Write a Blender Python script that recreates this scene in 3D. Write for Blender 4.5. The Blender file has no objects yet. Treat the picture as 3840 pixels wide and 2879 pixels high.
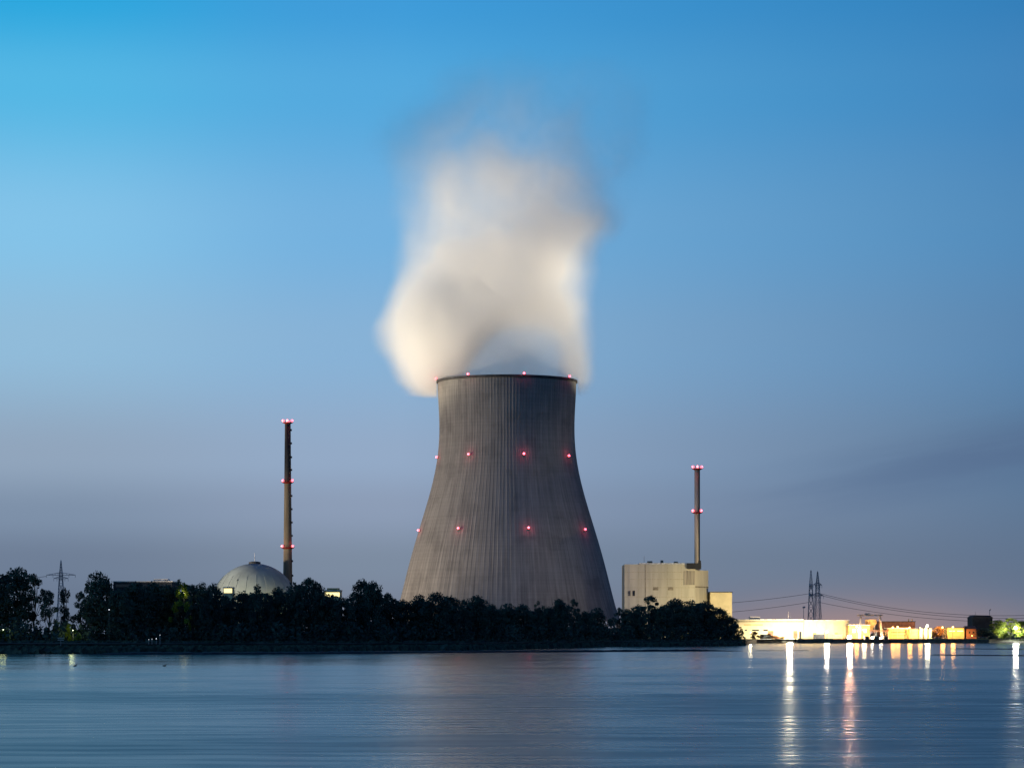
import bpy, math, random
import numpy as np
from math import radians as R, sin, cos, pi

S = bpy.context.scene
COL = S.collection
random.seed(7)

# ------------------------------------------------------------------ camera
F, CX, Y0, CAMZ = 10260.0, 1920.0, 2375.0, 5.0   # focal length in photo pixels, principal column, horizon row, eye height
cam_d = bpy.data.cameras.new('camera')
cam = bpy.data.objects.new('camera', cam_d)
COL.objects.link(cam)
cam.location = (0, 0, CAMZ)
cam.rotation_euler = (R(90), 0, 0)
cam_d.sensor_width = 36
cam_d.lens = 36 * F / 3840.0
cam_d.shift_y = (Y0 - 1439.5) / 3840.0
cam_d.clip_start = 1
cam_d.clip_end = 60000
S.camera = cam

def at(x, y, d):
    """pixel of the photograph at distance d (m) -> world point"""
    return ((x - CX) / F * d, d, CAMZ + (Y0 - y) / F * d)
def px(d):
    return F / d            # photo pixels per metre

# ------------------------------------------------------------------ colour helpers
def lin(c):
    c = c / 255.0
    return c / 12.92 if c <= 0.04045 else ((c + 0.055) / 1.055) ** 2.4
def srgb(r, g, b):
    return (lin(r), lin(g), lin(b), 1)

# ------------------------------------------------------------------ render settings
S.render.engine = 'CYCLES'
cy = S.cycles
cy.use_denoising = True
try:
    cy.denoiser = 'OPENIMAGEDENOISE'
    cy.denoising_input_passes = 'RGB_ALBEDO_NORMAL'
except Exception:
    pass
cy.max_bounces = 10
cy.diffuse_bounces = 2
cy.glossy_bounces = 3
cy.transmission_bounces = 2
cy.volume_bounces = 8
cy.transparent_max_bounces = 8
cy.sample_clamp_indirect = 4
cy.sample_clamp_direct = 0
cy.caustics_reflective = False
cy.caustics_refractive = False
cy.volume_max_steps = 256
S.view_settings.view_transform = 'Standard'
S.view_settings.look = 'None'
S.view_settings.exposure = 0
S.view_settings.gamma = 1
S.view_settings.use_curve_mapping = False

# ------------------------------------------------------------------ world: dusk sky
W = bpy.data.worlds.new("World")
S.world = W
W.use_nodes = True
nt = W.node_tree
nt.nodes.clear()
def N(tree, typ, **kw):
    n = tree.nodes.new(typ)
    for k, v in kw.items():
        setattr(n, k, v)
    return n
def M_(tree, op, a, b=None, c=None, clamp=False):
    n = tree.nodes.new('ShaderNodeMath'); n.operation = op; n.use_clamp = clamp
    for i, v in enumerate((a, b, c)):
        if v is None: continue
        if isinstance(v, (int, float)): n.inputs[i].default_value = v
        else: tree.links.new(v, n.inputs[i])
    return n.outputs[0]
def MR(tree, v, a, b, c=0.0, d=1.0, interp='SMOOTHSTEP'):
    n = tree.nodes.new('ShaderNodeMapRange'); n.interpolation_type = interp
    tree.links.new(v, n.inputs[0])
    for i, q in zip((1, 2, 3, 4), (a, b, c, d)): n.inputs[i].default_value = q
    return n.outputs[0]
def mixc(tree, f, a, b, mode='MIX'):
    n = tree.nodes.new('ShaderNodeMix'); n.data_type = 'RGBA'; n.blend_type = mode
    for s, v in ((n.inputs[0], f), (n.inputs[6], a), (n.inputs[7], b)):
        if isinstance(v, (int, float)): s.default_value = v
        elif isinstance(v, tuple): s.default_value = v
        else: tree.links.new(v, s)
    return n.outputs[2]
def ramp(tree, fac, stops, interp='LINEAR'):
    n = tree.nodes.new('ShaderNodeValToRGB'); cr = n.color_ramp; cr.interpolation = interp
    while len(cr.elements) > 1: cr.elements.remove(cr.elements[-1])
    cr.elements[0].position = stops[0][0]; cr.elements[0].color = stops[0][1]
    for p, c in stops[1:]:
        e = cr.elements.new(p); e.color = c
    tree.links.new(fac, n.inputs[0])
    return n.outputs[0]

tc = N(nt, 'ShaderNodeTexCoord')
sep = N(nt, 'ShaderNodeSeparateXYZ')
nt.links.new(tc.outputs['Generated'], sep.inputs[0])
X, Y, Z = sep.outputs
el = M_(nt, 'MULTIPLY', Z, 2.0, clamp=True)
def zf(y):
    t = (Y0 - y) / F
    return min(1.0, max(0.0, 2.0 * t / math.sqrt(1 + t * t)))
Lr = ramp(nt, el, [(0, srgb(98, 112, 134)), (zf(2100), srgb(108, 125, 149)), (zf(1930), srgb(123, 143, 168)), (zf(1720), srgb(143, 164, 188)), (zf(1300), srgb(143, 187, 218)),
                   (zf(870), srgb(130, 194, 232)), (zf(350), srgb(82, 182, 228)), (zf(0), srgb(31, 166, 222)),
                   (0.7, srgb(20, 110, 175)), (1, srgb(16, 66, 125))], 'EASE')
Cr = ramp(nt, el, [(0, srgb(116, 122, 140)), (zf(2110), srgb(123, 139, 160)), (zf(1900), srgb(139, 156, 182)), (zf(1720), srgb(146, 169, 198)), (zf(1300), srgb(134, 177, 214)),
                   (zf(870), srgb(114, 176, 222)), (zf(350), srgb(80, 168, 222)), (zf(0), srgb(58, 155, 217)),
                   (0.7, srgb(26, 95, 158)), (1, srgb(14, 56, 112))], 'EASE')
Rr = ramp(nt, el, [(0, srgb(108, 116, 136)), (zf(2190), srgb(97, 115, 140)), (zf(1720), srgb(90, 121, 154)), (zf(1300), srgb(88, 133, 175)),
                   (zf(870), srgb(80, 138, 186)), (zf(350), srgb(62, 132, 188)), (zf(0), srgb(48, 126, 185)),
                   (0.7, srgb(20, 70, 130)), (1, srgb(12, 48, 98))], 'EASE')
az = N(nt, 'ShaderNodeMath', operation='ARCTAN2')
nt.links.new(X, az.inputs[0]); nt.links.new(Y, az.inputs[1])
fa = az.outputs[0]
xl = math.atan((0 - CX) / F); xm = math.atan((1500 - CX) / F); xr = math.atan((3840 - CX) / F)
c1 = mixc(nt, MR(nt, fa, xl, xm, interp='SMOOTHERSTEP'), Lr, Cr)
c2 = mixc(nt, MR(nt, fa, xm, xr, interp='LINEAR'), c1, Rr)
# faint warm halo of the works lamps, painted into the sky colour
gx = M_(nt, 'DIVIDE', M_(nt, 'SUBTRACT', fa, (3230 - CX) / F), 0.055)
gz = M_(nt, 'DIVIDE', Z, 0.0125)
g2 = M_(nt, 'ADD', M_(nt, 'MULTIPLY', gx, gx), M_(nt, 'MULTIPLY', gz, gz))
gl = M_(nt, 'POWER', 2.718, M_(nt, 'MULTIPLY', g2, -1.0))
c3 = mixc(nt, M_(nt, 'MULTIPLY', gl, 0.55), c2, srgb(190, 150, 134))
# thin dark streaks of cloud on the right, low
vv0 = M_(nt, 'SUBTRACT', Z, M_(nt, 'MULTIPLY', X, 0.17))
cbx = N(nt, 'ShaderNodeCombineXYZ'); nt.links.new(M_(nt, 'MULTIPLY', X, 9.0), cbx.inputs[0]); nt.links.new(M_(nt, 'MULTIPLY', vv0, 95.0), cbx.inputs[1])
cn = N(nt, 'ShaderNodeTexNoise'); cn.inputs['Scale'].default_value = 1.0; cn.inputs['Detail'].default_value = 4.0
cn.inputs['Roughness'].default_value = 0.5
nt.links.new(cbx.outputs[0], cn.inputs[0])
cl = MR(nt, cn.outputs[0], 0.30, 0.62, 0.25, 1.0)
bd = M_(nt, 'DIVIDE', M_(nt, 'SUBTRACT', vv0, 0.0350), 0.0105)
bd = M_(nt, 'POWER', 2.718, M_(nt, 'MULTIPLY', M_(nt, 'MULTIPLY', bd, bd), -1.0))
cm = M_(nt, 'MULTIPLY', MR(nt, fa, 0.045, 0.175), bd)
c4 = mixc(nt, M_(nt, 'MULTIPLY', M_(nt, 'MULTIPLY', cl, cm), 0.62), c3, srgb(80, 104, 140))
# very soft unevenness everywhere
mp2 = N(nt, 'ShaderNodeMapping'); mp2.inputs['Scale'].default_value = (3, 3, 12)
nt.links.new(tc.outputs['Generated'], mp2.inputs[0])
n2 = N(nt, 'ShaderNodeTexNoise'); n2.inputs['Scale'].default_value = 2; n2.inputs['Detail'].default_value = 4
nt.links.new(mp2.outputs[0], n2.inputs[0])
c5 = mixc(nt, MR(nt, n2.outputs[0], 0.3, 0.7, 0.0, 0.03, 'LINEAR'), c4, srgb(150, 165, 190))
# the physical sky texture, sun just under the horizon to the left, adds a trace of twilight
sky = N(nt, 'ShaderNodeTexSky'); sky.sky_type = 'NISHITA'; sky.sun_disc = False
sky.sun_elevation = R(-2.0); sky.sun_rotation = R(-70)
bg1 = N(nt, 'ShaderNodeBackground'); nt.links.new(c5, bg1.inputs[0]); bg1.inputs[1].default_value = 1.0
bg2 = N(nt, 'ShaderNodeBackground'); nt.links.new(sky.outputs[0], bg2.inputs[0]); bg2.inputs[1].default_value = 0.02
ad = N(nt, 'ShaderNodeAddShader'); nt.links.new(bg1.outputs[0], ad.inputs[0]); nt.links.new(bg2.outputs[0], ad.inputs[1])
wo = N(nt, 'ShaderNodeOutputWorld'); nt.links.new(ad.outputs[0], wo.inputs[0])
W.cycles.sampling_method = 'MANUAL'; W.cycles.sample_map_resolution = 512

# the last directional glow of the set sun, from the left, very weak and soft
sd = bpy.data.lights.new('sun', 'SUN'); sd.energy = 0.06; sd.angle = R(20); sd.color = (1.0, 0.86, 0.72)
sun = bpy.data.objects.new('sun', sd); COL.objects.link(sun)
sun.rotation_euler = (R(82), 0, R(-70))

# ------------------------------------------------------------------ object helpers
def tag(o, label=None, cat=None, group=None, kind=None):
    if label: o['label'] = label
    if cat: o['category'] = cat
    if group: o['group'] = group
    if kind: o['kind'] = kind
    return o
def empty(name, loc=(0, 0, 0), label=None, cat=None, group=None):
    o = bpy.data.objects.new(name, None); COL.objects.link(o); o.location = loc
    o.empty_display_size = 1
    return tag(o, label, cat, group)
class MB:
    """collects shapes, builds one mesh object"""
    def __init__(s): s.v = []; s.f = []
    def add(s, vs, fs):
        b = len(s.v); s.v += [tuple(v) for v in vs]; s.f += [tuple(b + i for i in f) for f in fs]; return s
    def box(s, x0, x1, y0, y1, z0, z1):
        v = [(x0, y0, z0), (x1, y0, z0), (x1, y1, z0), (x0, y1, z0), (x0, y0, z1), (x1, y0, z1), (x1, y1, z1), (x0, y1, z1)]
        return s.add(v, [(0, 3, 2, 1), (4, 5, 6, 7), (0, 1, 5, 4), (1, 2, 6, 5), (2, 3, 7, 6), (3, 0, 4, 7)])
    def prism(s, pts, z0, z1):
        n = len(pts)
        v = [(x, y, z0) for x, y in pts] + [(x, y, z1) for x, y in pts]
        return s.add(v, [tuple(range(n))[::-1], tuple(range(n, 2 * n))] + [(i, (i + 1) % n, n + (i + 1) % n, n + i) for i in range(n)])
    def lathe(s, prof, n=24, cx=0, cy_=0, cap=True):
        v = []; f = []
        for r, z in prof:
            for k in range(n):
                a = 2 * pi * k / n; v.append((cx + r * cos(a), cy_ + r * sin(a), z))
        m = len(prof)
        for j in range(m - 1):
            for k in range(n):
                f.append((j * n + k, j * n + (k + 1) % n, (j + 1) * n + (k + 1) % n, (j + 1) * n + k))
        if cap:
            f.append(tuple(range(n))[::-1]); f.append(tuple((m - 1) * n + k for k in range(n)))
        return s.add(v, f)
    def bar(s, a, b, r0, r1=None, n=6):
        r1 = r0 if r1 is None else r1
        a = np.array(a, float); b = np.array(b, float); d = b - a; L = np.linalg.norm(d); d /= max(L, 1e-9)
        u = np.cross(d, (0, 0, 1) if abs(d[2]) < 0.9 else (1, 0, 0)); u /= np.linalg.norm(u); w = np.cross(d, u)
        v = []
        for p, r in ((a, r0), (b, r1)):
            for k in range(n):
                t = 2 * pi * k / n; v.append(tuple(p + r * (cos(t) * u + sin(t) * w)))
        return s.add(v, [tuple(range(n))[::-1], tuple(range(n, 2 * n))] + [(k, (k + 1) % n, n + (k + 1) % n, n + k) for k in range(n)])
    def ball(s, c, r, n=10, m=6, sz=1.0):
        v = [(c[0], c[1], c[2] + r * sz)]; f = []
        for j in range(1, m):
            t = pi * j / m
            for k in range(n):
                a = 2 * pi * k / n; v.append((c[0] + r * sin(t) * cos(a), c[1] + r * sin(t) * sin(a), c[2] + r * sz * cos(t)))
        v.append((c[0], c[1], c[2] - r * sz)); e = len(v) - 1
        for k in range(n): f.append((0, 1 + k, 1 + (k + 1) % n)); f.append((e, 1 + (m - 2) * n + (k + 1) % n, 1 + (m - 2) * n + k))
        for j in range(m - 2):
            for k in range(n):
                a = 1 + j * n + k; b = 1 + j * n + (k + 1) % n; f.append((a, a + n, b + n, b))
        return s.add(v, f)
    def build(s, name, mat, parent=None, smooth=False):
        me = bpy.data.meshes.new(name); me.from_pydata(s.v, [], s.f)
        if smooth: me.polygons.foreach_set('use_smooth', [True] * len(me.polygons))
        me.materials.append(mat); me.update()
        o = bpy.data.objects.new(name, me); COL.objects.link(o)
        if parent: o.parent = parent
        return o
def copy_tree(o, parent=None):
    c = o.copy(); COL.objects.link(c)
    if parent: c.parent = parent
    for ch in list(o.children): copy_tree(ch, c)
    return c

# ------------------------------------------------------------------ materials
def mat(name, col, rough=0.8, noise=None, bump=0.0, metal=0.0, spec=0.3, coord='Object', scale=(1, 1, 1), amt=0.35):
    m = bpy.data.materials.new(name); m.use_nodes = True; t = m.node_tree; b = t.nodes['Principled BSDF']
    b.inputs['Roughness'].default_value = rough; b.inputs['Metallic'].default_value = metal
    b.inputs['Specular IOR Level'].default_value = spec
    col = col if len(col) == 4 else col + (1,)
    if noise:
        c = N(t, 'ShaderNodeTexCoord'); mpn = N(t, 'ShaderNodeMapping'); mpn.inputs['Scale'].default_value = scale
        t.links.new(c.outputs[coord], mpn.inputs[0])
        n = N(t, 'ShaderNodeTexNoise'); n.inputs['Scale'].default_value = noise; n.inputs['Detail'].default_value = 5
        t.links.new(mpn.outputs[0], n.inputs[0])
        dk = tuple(x * (1 - amt) for x in col[:3]) + (1,); lt = tuple(min(1, x * (1 + amt)) for x in col[:3]) + (1,)
        o = mixc(t, MR(t, n.outputs[0], 0.3, 0.7), dk, lt)
        t.links.new(o, b.inputs['Base Color'])
        if bump:
            bn = N(t, 'ShaderNodeBump'); bn.inputs['Strength'].default_value = bump; bn.inputs['Distance'].default_value = 0.3
            t.links.new(n.outputs[0], bn.inputs['Height']); t.links.new(bn.outputs[0], b.inputs['Normal'])
    else: b.inputs['Base Color'].default_value = col
    return m
def emit(name, col, strength):
    m = bpy.data.materials.new(name); m.use_nodes = True; b = m.node_tree.nodes['Principled BSDF']
    b.inputs['Base Color'].default_value = (0.8, 0.8, 0.8, 1)
    b.inputs['Emission Color'].default_value = col if len(col) == 4 else col + (1,)
    b.inputs['Emission Strength'].default_value = strength
    return m
MT = {}
MT['beige'] = mat('beige_cladding', (0.45, 0.42, 0.33), 0.75, 0.35, scale=(1, 1, 0.12), amt=0.10)
MT['cream'] = mat('cream_panel', (0.60, 0.51, 0.31), 0.7, 0.2, amt=0.10)
MT['seam'] = mat('panel_seam', (0.22, 0.19, 0.14), 0.8, 1.0)
MT['roofdark'] = mat('dark_roofing', (0.05, 0.055, 0.06), 0.8, 0.5)
MT['roofpale'] = mat('pale_roof_edge', (0.55, 0.55, 0.52), 0.6, 0.5)
MT['black'] = mat('blackened_metal', (0.012, 0.014, 0.018), 0.6, 1.0)
MT['glass'] = mat('window_glass', (0.015, 0.018, 0.025), 0.15, 1.0, spec=0.6)
MT['stack'] = mat('chimney_concrete', (0.165, 0.140, 0.098), 0.85, 0.25, scale=(2, 2, 0.25), amt=0.22, bump=0.2)
MT['stack2'] = mat('stack_painted_steel', (0.36, 0.31, 0.25), 0.6, 0.25, scale=(3, 3, 0.1), amt=0.2)
MT['redlit'] = mat('dark_red_lamp_tint', (0.20, 0.02, 0.015), 0.6, 2.0)  # red light of the beacons put into the metal colour
MT['steel'] = mat('galvanised_steel', (0.28, 0.30, 0.34), 0.5, 0.5, metal=0.3)
MT['cable'] = mat('cable', (0.08, 0.085, 0.10), 0.6, 1.0)
MT['orange'] = mat('ochre_plaster', (0.48, 0.33, 0.14), 0.8, 0.4, amt=0.2)
MT['brick'] = mat('red_brown_cladding', (0.28, 0.13, 0.08), 0.8, 0.6, amt=0.25)
MT['slate'] = mat('dark_slate_block', (0.018, 0.024, 0.032), 0.8, 0.3)
MT['quay'] = mat('quay_concrete', (0.14, 0.11, 0.085), 0.85, 0.6, amt=0.3)
MT['bark'] = mat('bark', (0.022, 0.018, 0.014), 0.95, 2.0)
MT['whitepaint'] = mat('white_painted_steel', (0.50, 0.43, 0.40), 0.5, 1.0, amt=0.1)
MT['bird'] = mat('dark_feathers', (0.02, 0.02, 0.022), 0.7, 8.0)
MT['red_glow'] = emit('red_beacon_glow', (1.0, 0.10, 0.14), 4.0)
MT['white_glow'] = emit('white_lamp_glow', (1.0, 0.90, 0.66), 22.0)
MT['sodium_glow'] = emit('sodium_lamp_glow', (1.0, 0.50, 0.14), 12.0)
MT['yellow_glow'] = emit('yellow_glow_pane', (1.0, 0.80, 0.30), 1.6)  # lit panes, and glow panels standing in for lamplight
MT['dim_glow'] = emit('small_lamp_glow', (0.85, 0.9, 1.0), 1.6)

def leaf_mat(name, dark, light):
    m = bpy.data.materials.new(name); m.use_nodes = True; t = m.node_tree; b = t.nodes['Principled BSDF']
    c = N(t, 'ShaderNodeTexCoord')
    n = N(t, 'ShaderNodeTexNoise'); n.inputs['Scale'].default_value = 0.55; n.inputs['Detail'].default_value = 3
    t.links.new(c.outputs['Object'], n.inputs[0])
    t.links.new(mixc(t, MR(t, n.outputs[0], 0.35, 0.65), dark + (1,), light + (1,)), b.inputs['Base Color'])
    b.inputs['Roughness'].default_value = 0.8; b.inputs['Specular IOR Level'].default_value = 0.1
    return m
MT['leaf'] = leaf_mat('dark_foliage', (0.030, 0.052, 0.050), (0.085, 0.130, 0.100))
MT['leaf_lit'] = leaf_mat('lit_green_foliage', (0.09, 0.13, 0.02), (0.22, 0.27, 0.04))  # lighter, yellower leaf colour imitates lamplight on the foliage
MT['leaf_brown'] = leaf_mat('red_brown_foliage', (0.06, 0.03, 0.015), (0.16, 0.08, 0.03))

# concrete of the cooling tower: vertical stains and faint lift joints
def tower_mat():
    m = bpy.data.materials.new('tower_concrete'); m.use_nodes = True; t = m.node_tree; b = t.nodes['Principled BSDF']
    c = N(t, 'ShaderNodeTexCoord'); s = N(t, 'ShaderNodeSeparateXYZ'); t.links.new(c.outputs['Object'], s.inputs[0])
    a = N(t, 'ShaderNodeMath', operation='ARCTAN2'); t.links.new(s.outputs[0], a.inputs[0]); t.links.new(M_(t, 'MULTIPLY', s.outputs[1], -1), a.inputs[1])
    def stain(sa, sz, det, seed):
        cb = N(t, 'ShaderNodeCombineXYZ')
        t.links.new(M_(t, 'MULTIPLY', a.outputs[0], sa), cb.inputs[0]); t.links.new(M_(t, 'MULTIPLY', s.outputs[2], sz), cb.inputs[1])
        cb.inputs[2].default_value = seed
        n = N(t, 'ShaderNodeTexNoise'); n.inputs['Scale'].default_value = 1; n.inputs['Detail'].default_value = det
        t.links.new(cb.outputs[0], n.inputs[0]); return n.outputs[0]
    s1 = MR(t, stain(42, 0.018, 4, 1.0), 0.34, 0.66)
    s2 = MR(t, stain(110, 0.05, 3, 5.0), 0.35, 0.65)
    s3 = MR(t, stain(9, 0.05, 4, 9.0), 0.35, 0.65)
    s4 = MR(t, stain(0.6, 0.9, 2, 3.0), 0.42, 0.60)
    f = M_(t, 'ADD', M_(t, 'ADD', M_(t, 'MULTIPLY', s1, 0.42), M_(t, 'MULTIPLY', s2, 0.28)), M_(t, 'ADD', M_(t, 'MULTIPLY', s3, 0.2), M_(t, 'MULTIPLY', s4, 0.10)))
    ring = M_(t, 'FRACT', M_(t, 'MULTIPLY', s.outputs[2], 0.21)); ring = MR(t, ring, 0.0, 0.16)
    patch = MR(t, stain(3.0, 0.07, 5, 14.0), 0.52, 0.62)
    f = M_(t, 'MULTIPLY', M_(t, 'SUBTRACT', f, M_(t, 'MULTIPLY', patch, 0.22)), M_(t, 'ADD', 0.86, M_(t, 'MULTIPLY', ring, 0.14)), clamp=True)
    t.links.new(mixc(t, f, (0.165, 0.160, 0.155, 1), (0.33, 0.32, 0.30, 1)), b.inputs['Base Color'])
    b.inputs['Roughness'].default_value = 0.9; b.inputs['Specular IOR Level'].default_value = 0.15
    bn = N(t, 'ShaderNodeBump'); bn.inputs['Strength'].default_value = 0.5; bn.inputs['Distance'].default_value = 0.25
    t.links.new(f, bn.inputs['Height']); t.links.new(bn.outputs[0], b.inputs['Normal'])
    return m
MT['tower'] = tower_mat()

# ------------------------------------------------------------------ setting: ground, shore, water
SH = [(-9000, 684), (-2000, 684), (0, 684), (300, 684), (700, 700), (1100, 722), (1700, 789), (2000, 895), (2300, 1047), (2600, 1105), (2785, 1140), (2800, 1200),
      (2815, 1340), (2840, 1425), (2990, 1452), (3690, 1466), (3900, 1480), (6000, 1500), (13000, 1500)]
shx = np.array([a for a, _ in SH], float); shd = np.array([b for _, b in SH], float)
def shore(x): return float(np.interp(x, shx, shd))
def bank_z(x): return float(np.interp(x, [0, 2300, 2790, 2850, 3840], [2.4, 1.9, 1.6, 2.0, 2.0]))
def build_ground():
    xs = sorted(set(list(np.arange(-9000, -400, 400.0)) + list(np.arange(-400, 4400, 12.0)) + list(np.arange(4400, 13001, 400.0)) + [2785, 2800, 2815, 2840, 2990]))
    rows = [(-3, -1.0), (0, 0.02), (1.5, 0.35), (6, 0.75), (14, 1.1), (22, 1.0), (27, 2.0), (31, 1.0), (60, 1.0), (200, 1.0), (600, 1.0), (2500, 1.0), (9000, 1.0), (35000, 1.0)]
    v = []; f = []
    rnd = random.Random(3)
    jit = np.cumsum([rnd.uniform(-1, 1) for _ in xs]); jit = jit - np.convolve(jit, np.ones(9) / 9, 'same')
    for i, x in enumerate(xs):
        d0 = shore(x) + (jit[i] * 1.2 if abs(jit[i]) < 8 else 0)
        bz = bank_z(x)
        for k, (dd, zz) in enumerate(rows):
            if k < 2: z = zz
            elif k < 6: z = min(zz, 1.1) * (bz / 2.4) + rnd.uniform(-.08, .08)
            elif k == 6: z = bz
            else: z = bz
            d = d0 + dd
            v.append(((x - CX) / F * d, d, z))
    n = len(rows)
    for i in range(len(xs) - 1):
        for k in range(n - 1):
            f.append((i * n + k, (i + 1) * n + k, (i + 1) * n + k + 1, i * n + k + 1))
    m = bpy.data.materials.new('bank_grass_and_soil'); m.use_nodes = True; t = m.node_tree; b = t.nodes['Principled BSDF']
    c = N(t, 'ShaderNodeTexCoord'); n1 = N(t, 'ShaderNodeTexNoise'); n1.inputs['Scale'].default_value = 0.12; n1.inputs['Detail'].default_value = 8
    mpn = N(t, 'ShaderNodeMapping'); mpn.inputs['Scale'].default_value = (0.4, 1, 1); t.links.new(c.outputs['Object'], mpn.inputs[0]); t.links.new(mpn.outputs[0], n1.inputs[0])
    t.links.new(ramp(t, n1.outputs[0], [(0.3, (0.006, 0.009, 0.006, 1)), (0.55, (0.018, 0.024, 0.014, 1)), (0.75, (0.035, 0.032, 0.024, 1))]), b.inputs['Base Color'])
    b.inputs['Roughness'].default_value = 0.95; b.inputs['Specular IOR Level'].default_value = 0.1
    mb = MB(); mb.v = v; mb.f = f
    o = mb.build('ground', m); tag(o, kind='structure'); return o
build_ground()

# pale gravel path along the top of the embankment
mb = MB(); xs = np.arange(-200, 2780, 20.0); vv = []
for x in xs:
    d = shore(x) + 27.2; z = bank_z(x)
    for dd, zz in ((0, 0.004), (0.2, 0.24), (3.0, 0.26), (3.2, 0.01)):
        D = d + dd; vv.append(((x - CX) / F * D, D, z + zz))
ff = []
for i in range(len(xs) - 1):
    for k in range(3): ff.append((i * 4 + k, (i + 1) * 4 + k, (i + 1) * 4 + k + 1, i * 4 + k + 1))
mb.v = vv; mb.f = ff
tag(mb.build('path', mat('pale_gravel', (0.048, 0.048, 0.044), 0.95, 0.06, scale=(0.6, 1, 1), amt=0.95)), kind='structure')

# water
def water_mat():
    m = bpy.data.materials.new('river_water'); m.use_nodes = True; t = m.node_tree; b = t.nodes['Principled BSDF']
    b.inputs['Base Color'].default_value = (0.046, 0.030, 0.032, 1); b.inputs['IOR'].default_value = 1.333
    b.inputs['Specular IOR Level'].default_value = 0.5
    c = N(t, 'ShaderNodeTexCoord'); s = N(t, 'ShaderNodeSeparateXYZ'); t.links.new(c.outputs['Object'], s.inputs[0])
    def nz(sx, sy, det, seed, rough=0.5):
        mpn = N(t, 'ShaderNodeMapping'); mpn.inputs['Scale'].default_value = (sx, sy, 1); mpn.inputs['Location'].default_value = (seed, seed * 2, 0)
        t.links.new(c.outputs['Object'], mpn.inputs[0])
        n = N(t, 'ShaderNodeTexNoise'); n.inputs['Scale'].default_value = 1; n.inputs['Detail'].default_value = det; n.inputs['Roughness'].default_value = rough
        t.links.new(mpn.outputs[0], n.inputs[0]); return n.outputs[0]
    big = nz(0.010, 0.022, 4, 2.0); mid = nz(0.10, 0.42, 4, 7.0)
    far = M_(t, 'MULTIPLY', MR(t, s.outputs[1], 500, 600), MR(t, s.outputs[0], 15, 85))                     # sheltered calm water near the far bank
    ro = M_(t, 'ADD', MR(t, big, 0.35, 0.65, 0.28, 0.35), MR(t, mid, 0.4, 0.62, -0.035, 0.03))
    ro = M_(t, 'ADD', M_(t, 'MULTIPLY', ro, M_(t, 'SUBTRACT', 1.0, far)), M_(t, 'MULTIPLY', far, MR(t, mid, 0.45, 0.6, 0.09, 0.16)))
    ro = M_(t, 'SUBTRACT', ro, M_(t, 'MULTIPLY', M_(t, 'SUBTRACT', 1.0, far), MR(t, s.outputs[1], 130, 520, 0.02, 0.155))); ro = M_(t, 'MAXIMUM', ro, 0.05)
    t.links.new(ro, b.inputs['Roughness'])
    h = M_(t, 'ADD', M_(t, 'MULTIPLY', nz(0.16, 0.7, 4, 11.0), 0.6), M_(t, 'MULTIPLY', nz(0.35, 1.6, 3, 4.0), 0.10))
    bn = N(t, 'ShaderNodeBump'); bn.inputs['Strength'].default_value = 0.35; bn.inputs['Distance'].default_value = 0.10
    t.links.new(h, bn.inputs['Height']); t.links.new(bn.outputs[0], b.inputs['Normal'])
    return m
mb = MB()
yy = [-3000, 0, 60, 120, 300, 600, 1000, 1600, 3000]; xx = [-4000, -1000, -300, 0, 300, 1000, 4000]
mb.v = [(x, y, 0) for y in yy for x in xx]
mb.f = [(j * 7 + i, j * 7 + i + 1, (j + 1) * 7 + i + 1, (j + 1) * 7 + i) for j in range(len(yy) - 1) for i in range(6)]
tag(mb.build('water', water_mat()), kind='structure')

# low mud bars just off the bank
MT['mud'] = mat('wet_mud', (0.010, 0.011, 0.010), 0.6, 0.3, amt=0.4)
def mudbar(name, pts, w=6.0, h=0.30):
    rnd = random.Random(len(name) + int(pts[0][0])); px_ = np.array([p[0] for p in pts], float); pd = np.array([p[1] for p in pts], float)
    xs = np.linspace(px_[0], px_[-1], 160); v = []; f = []
    n = len(xs)
    for i, x in enumerate(xs):
        d = float(np.interp(x, px_, pd)); e = min(1, min(i, n - 1 - i) / 12.0 + 0.02)
        hh = h * e * rnd.uniform(0.75, 1.1); ww = w * e * rnd.uniform(0.85, 1.1)
        for dd, zz in ((0, -0.1), (ww * .15, hh * .8), (ww * .5, hh), (ww * .85, hh * .8), (ww, -0.1)):
            D = d + dd; v.append(((x - CX) / F * D, D, zz))
    for i in range(n - 1):
        for k in range(4): f.append((i * 5 + k, (i + 1) * 5 + k, (i + 1) * 5 + k + 1, i * 5 + k + 1))
    m_ = MB(); m_.v = v; m_.f = f
    return tag(m_.build(name, MT['mud']), kind='structure')
mudbar('mud_bar', [(300, 654), (700, 652), (1000, 660), (1250, 672), (1700, 706), (2000, 730), (2400, 762), (2790, 785)], 10, 0.62)
mudbar('mud_bar', [(3560, 905), (3700, 880), (3900, 870)], 10, 0.22)
mudbar('mud_bar', [(3480, 640), (3640, 625), (3900, 612)], 8, 0.20)
mudbar('mud_bar', [(2830, 800), (2950, 802), (3040, 806)], 3, 0.12)

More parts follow.
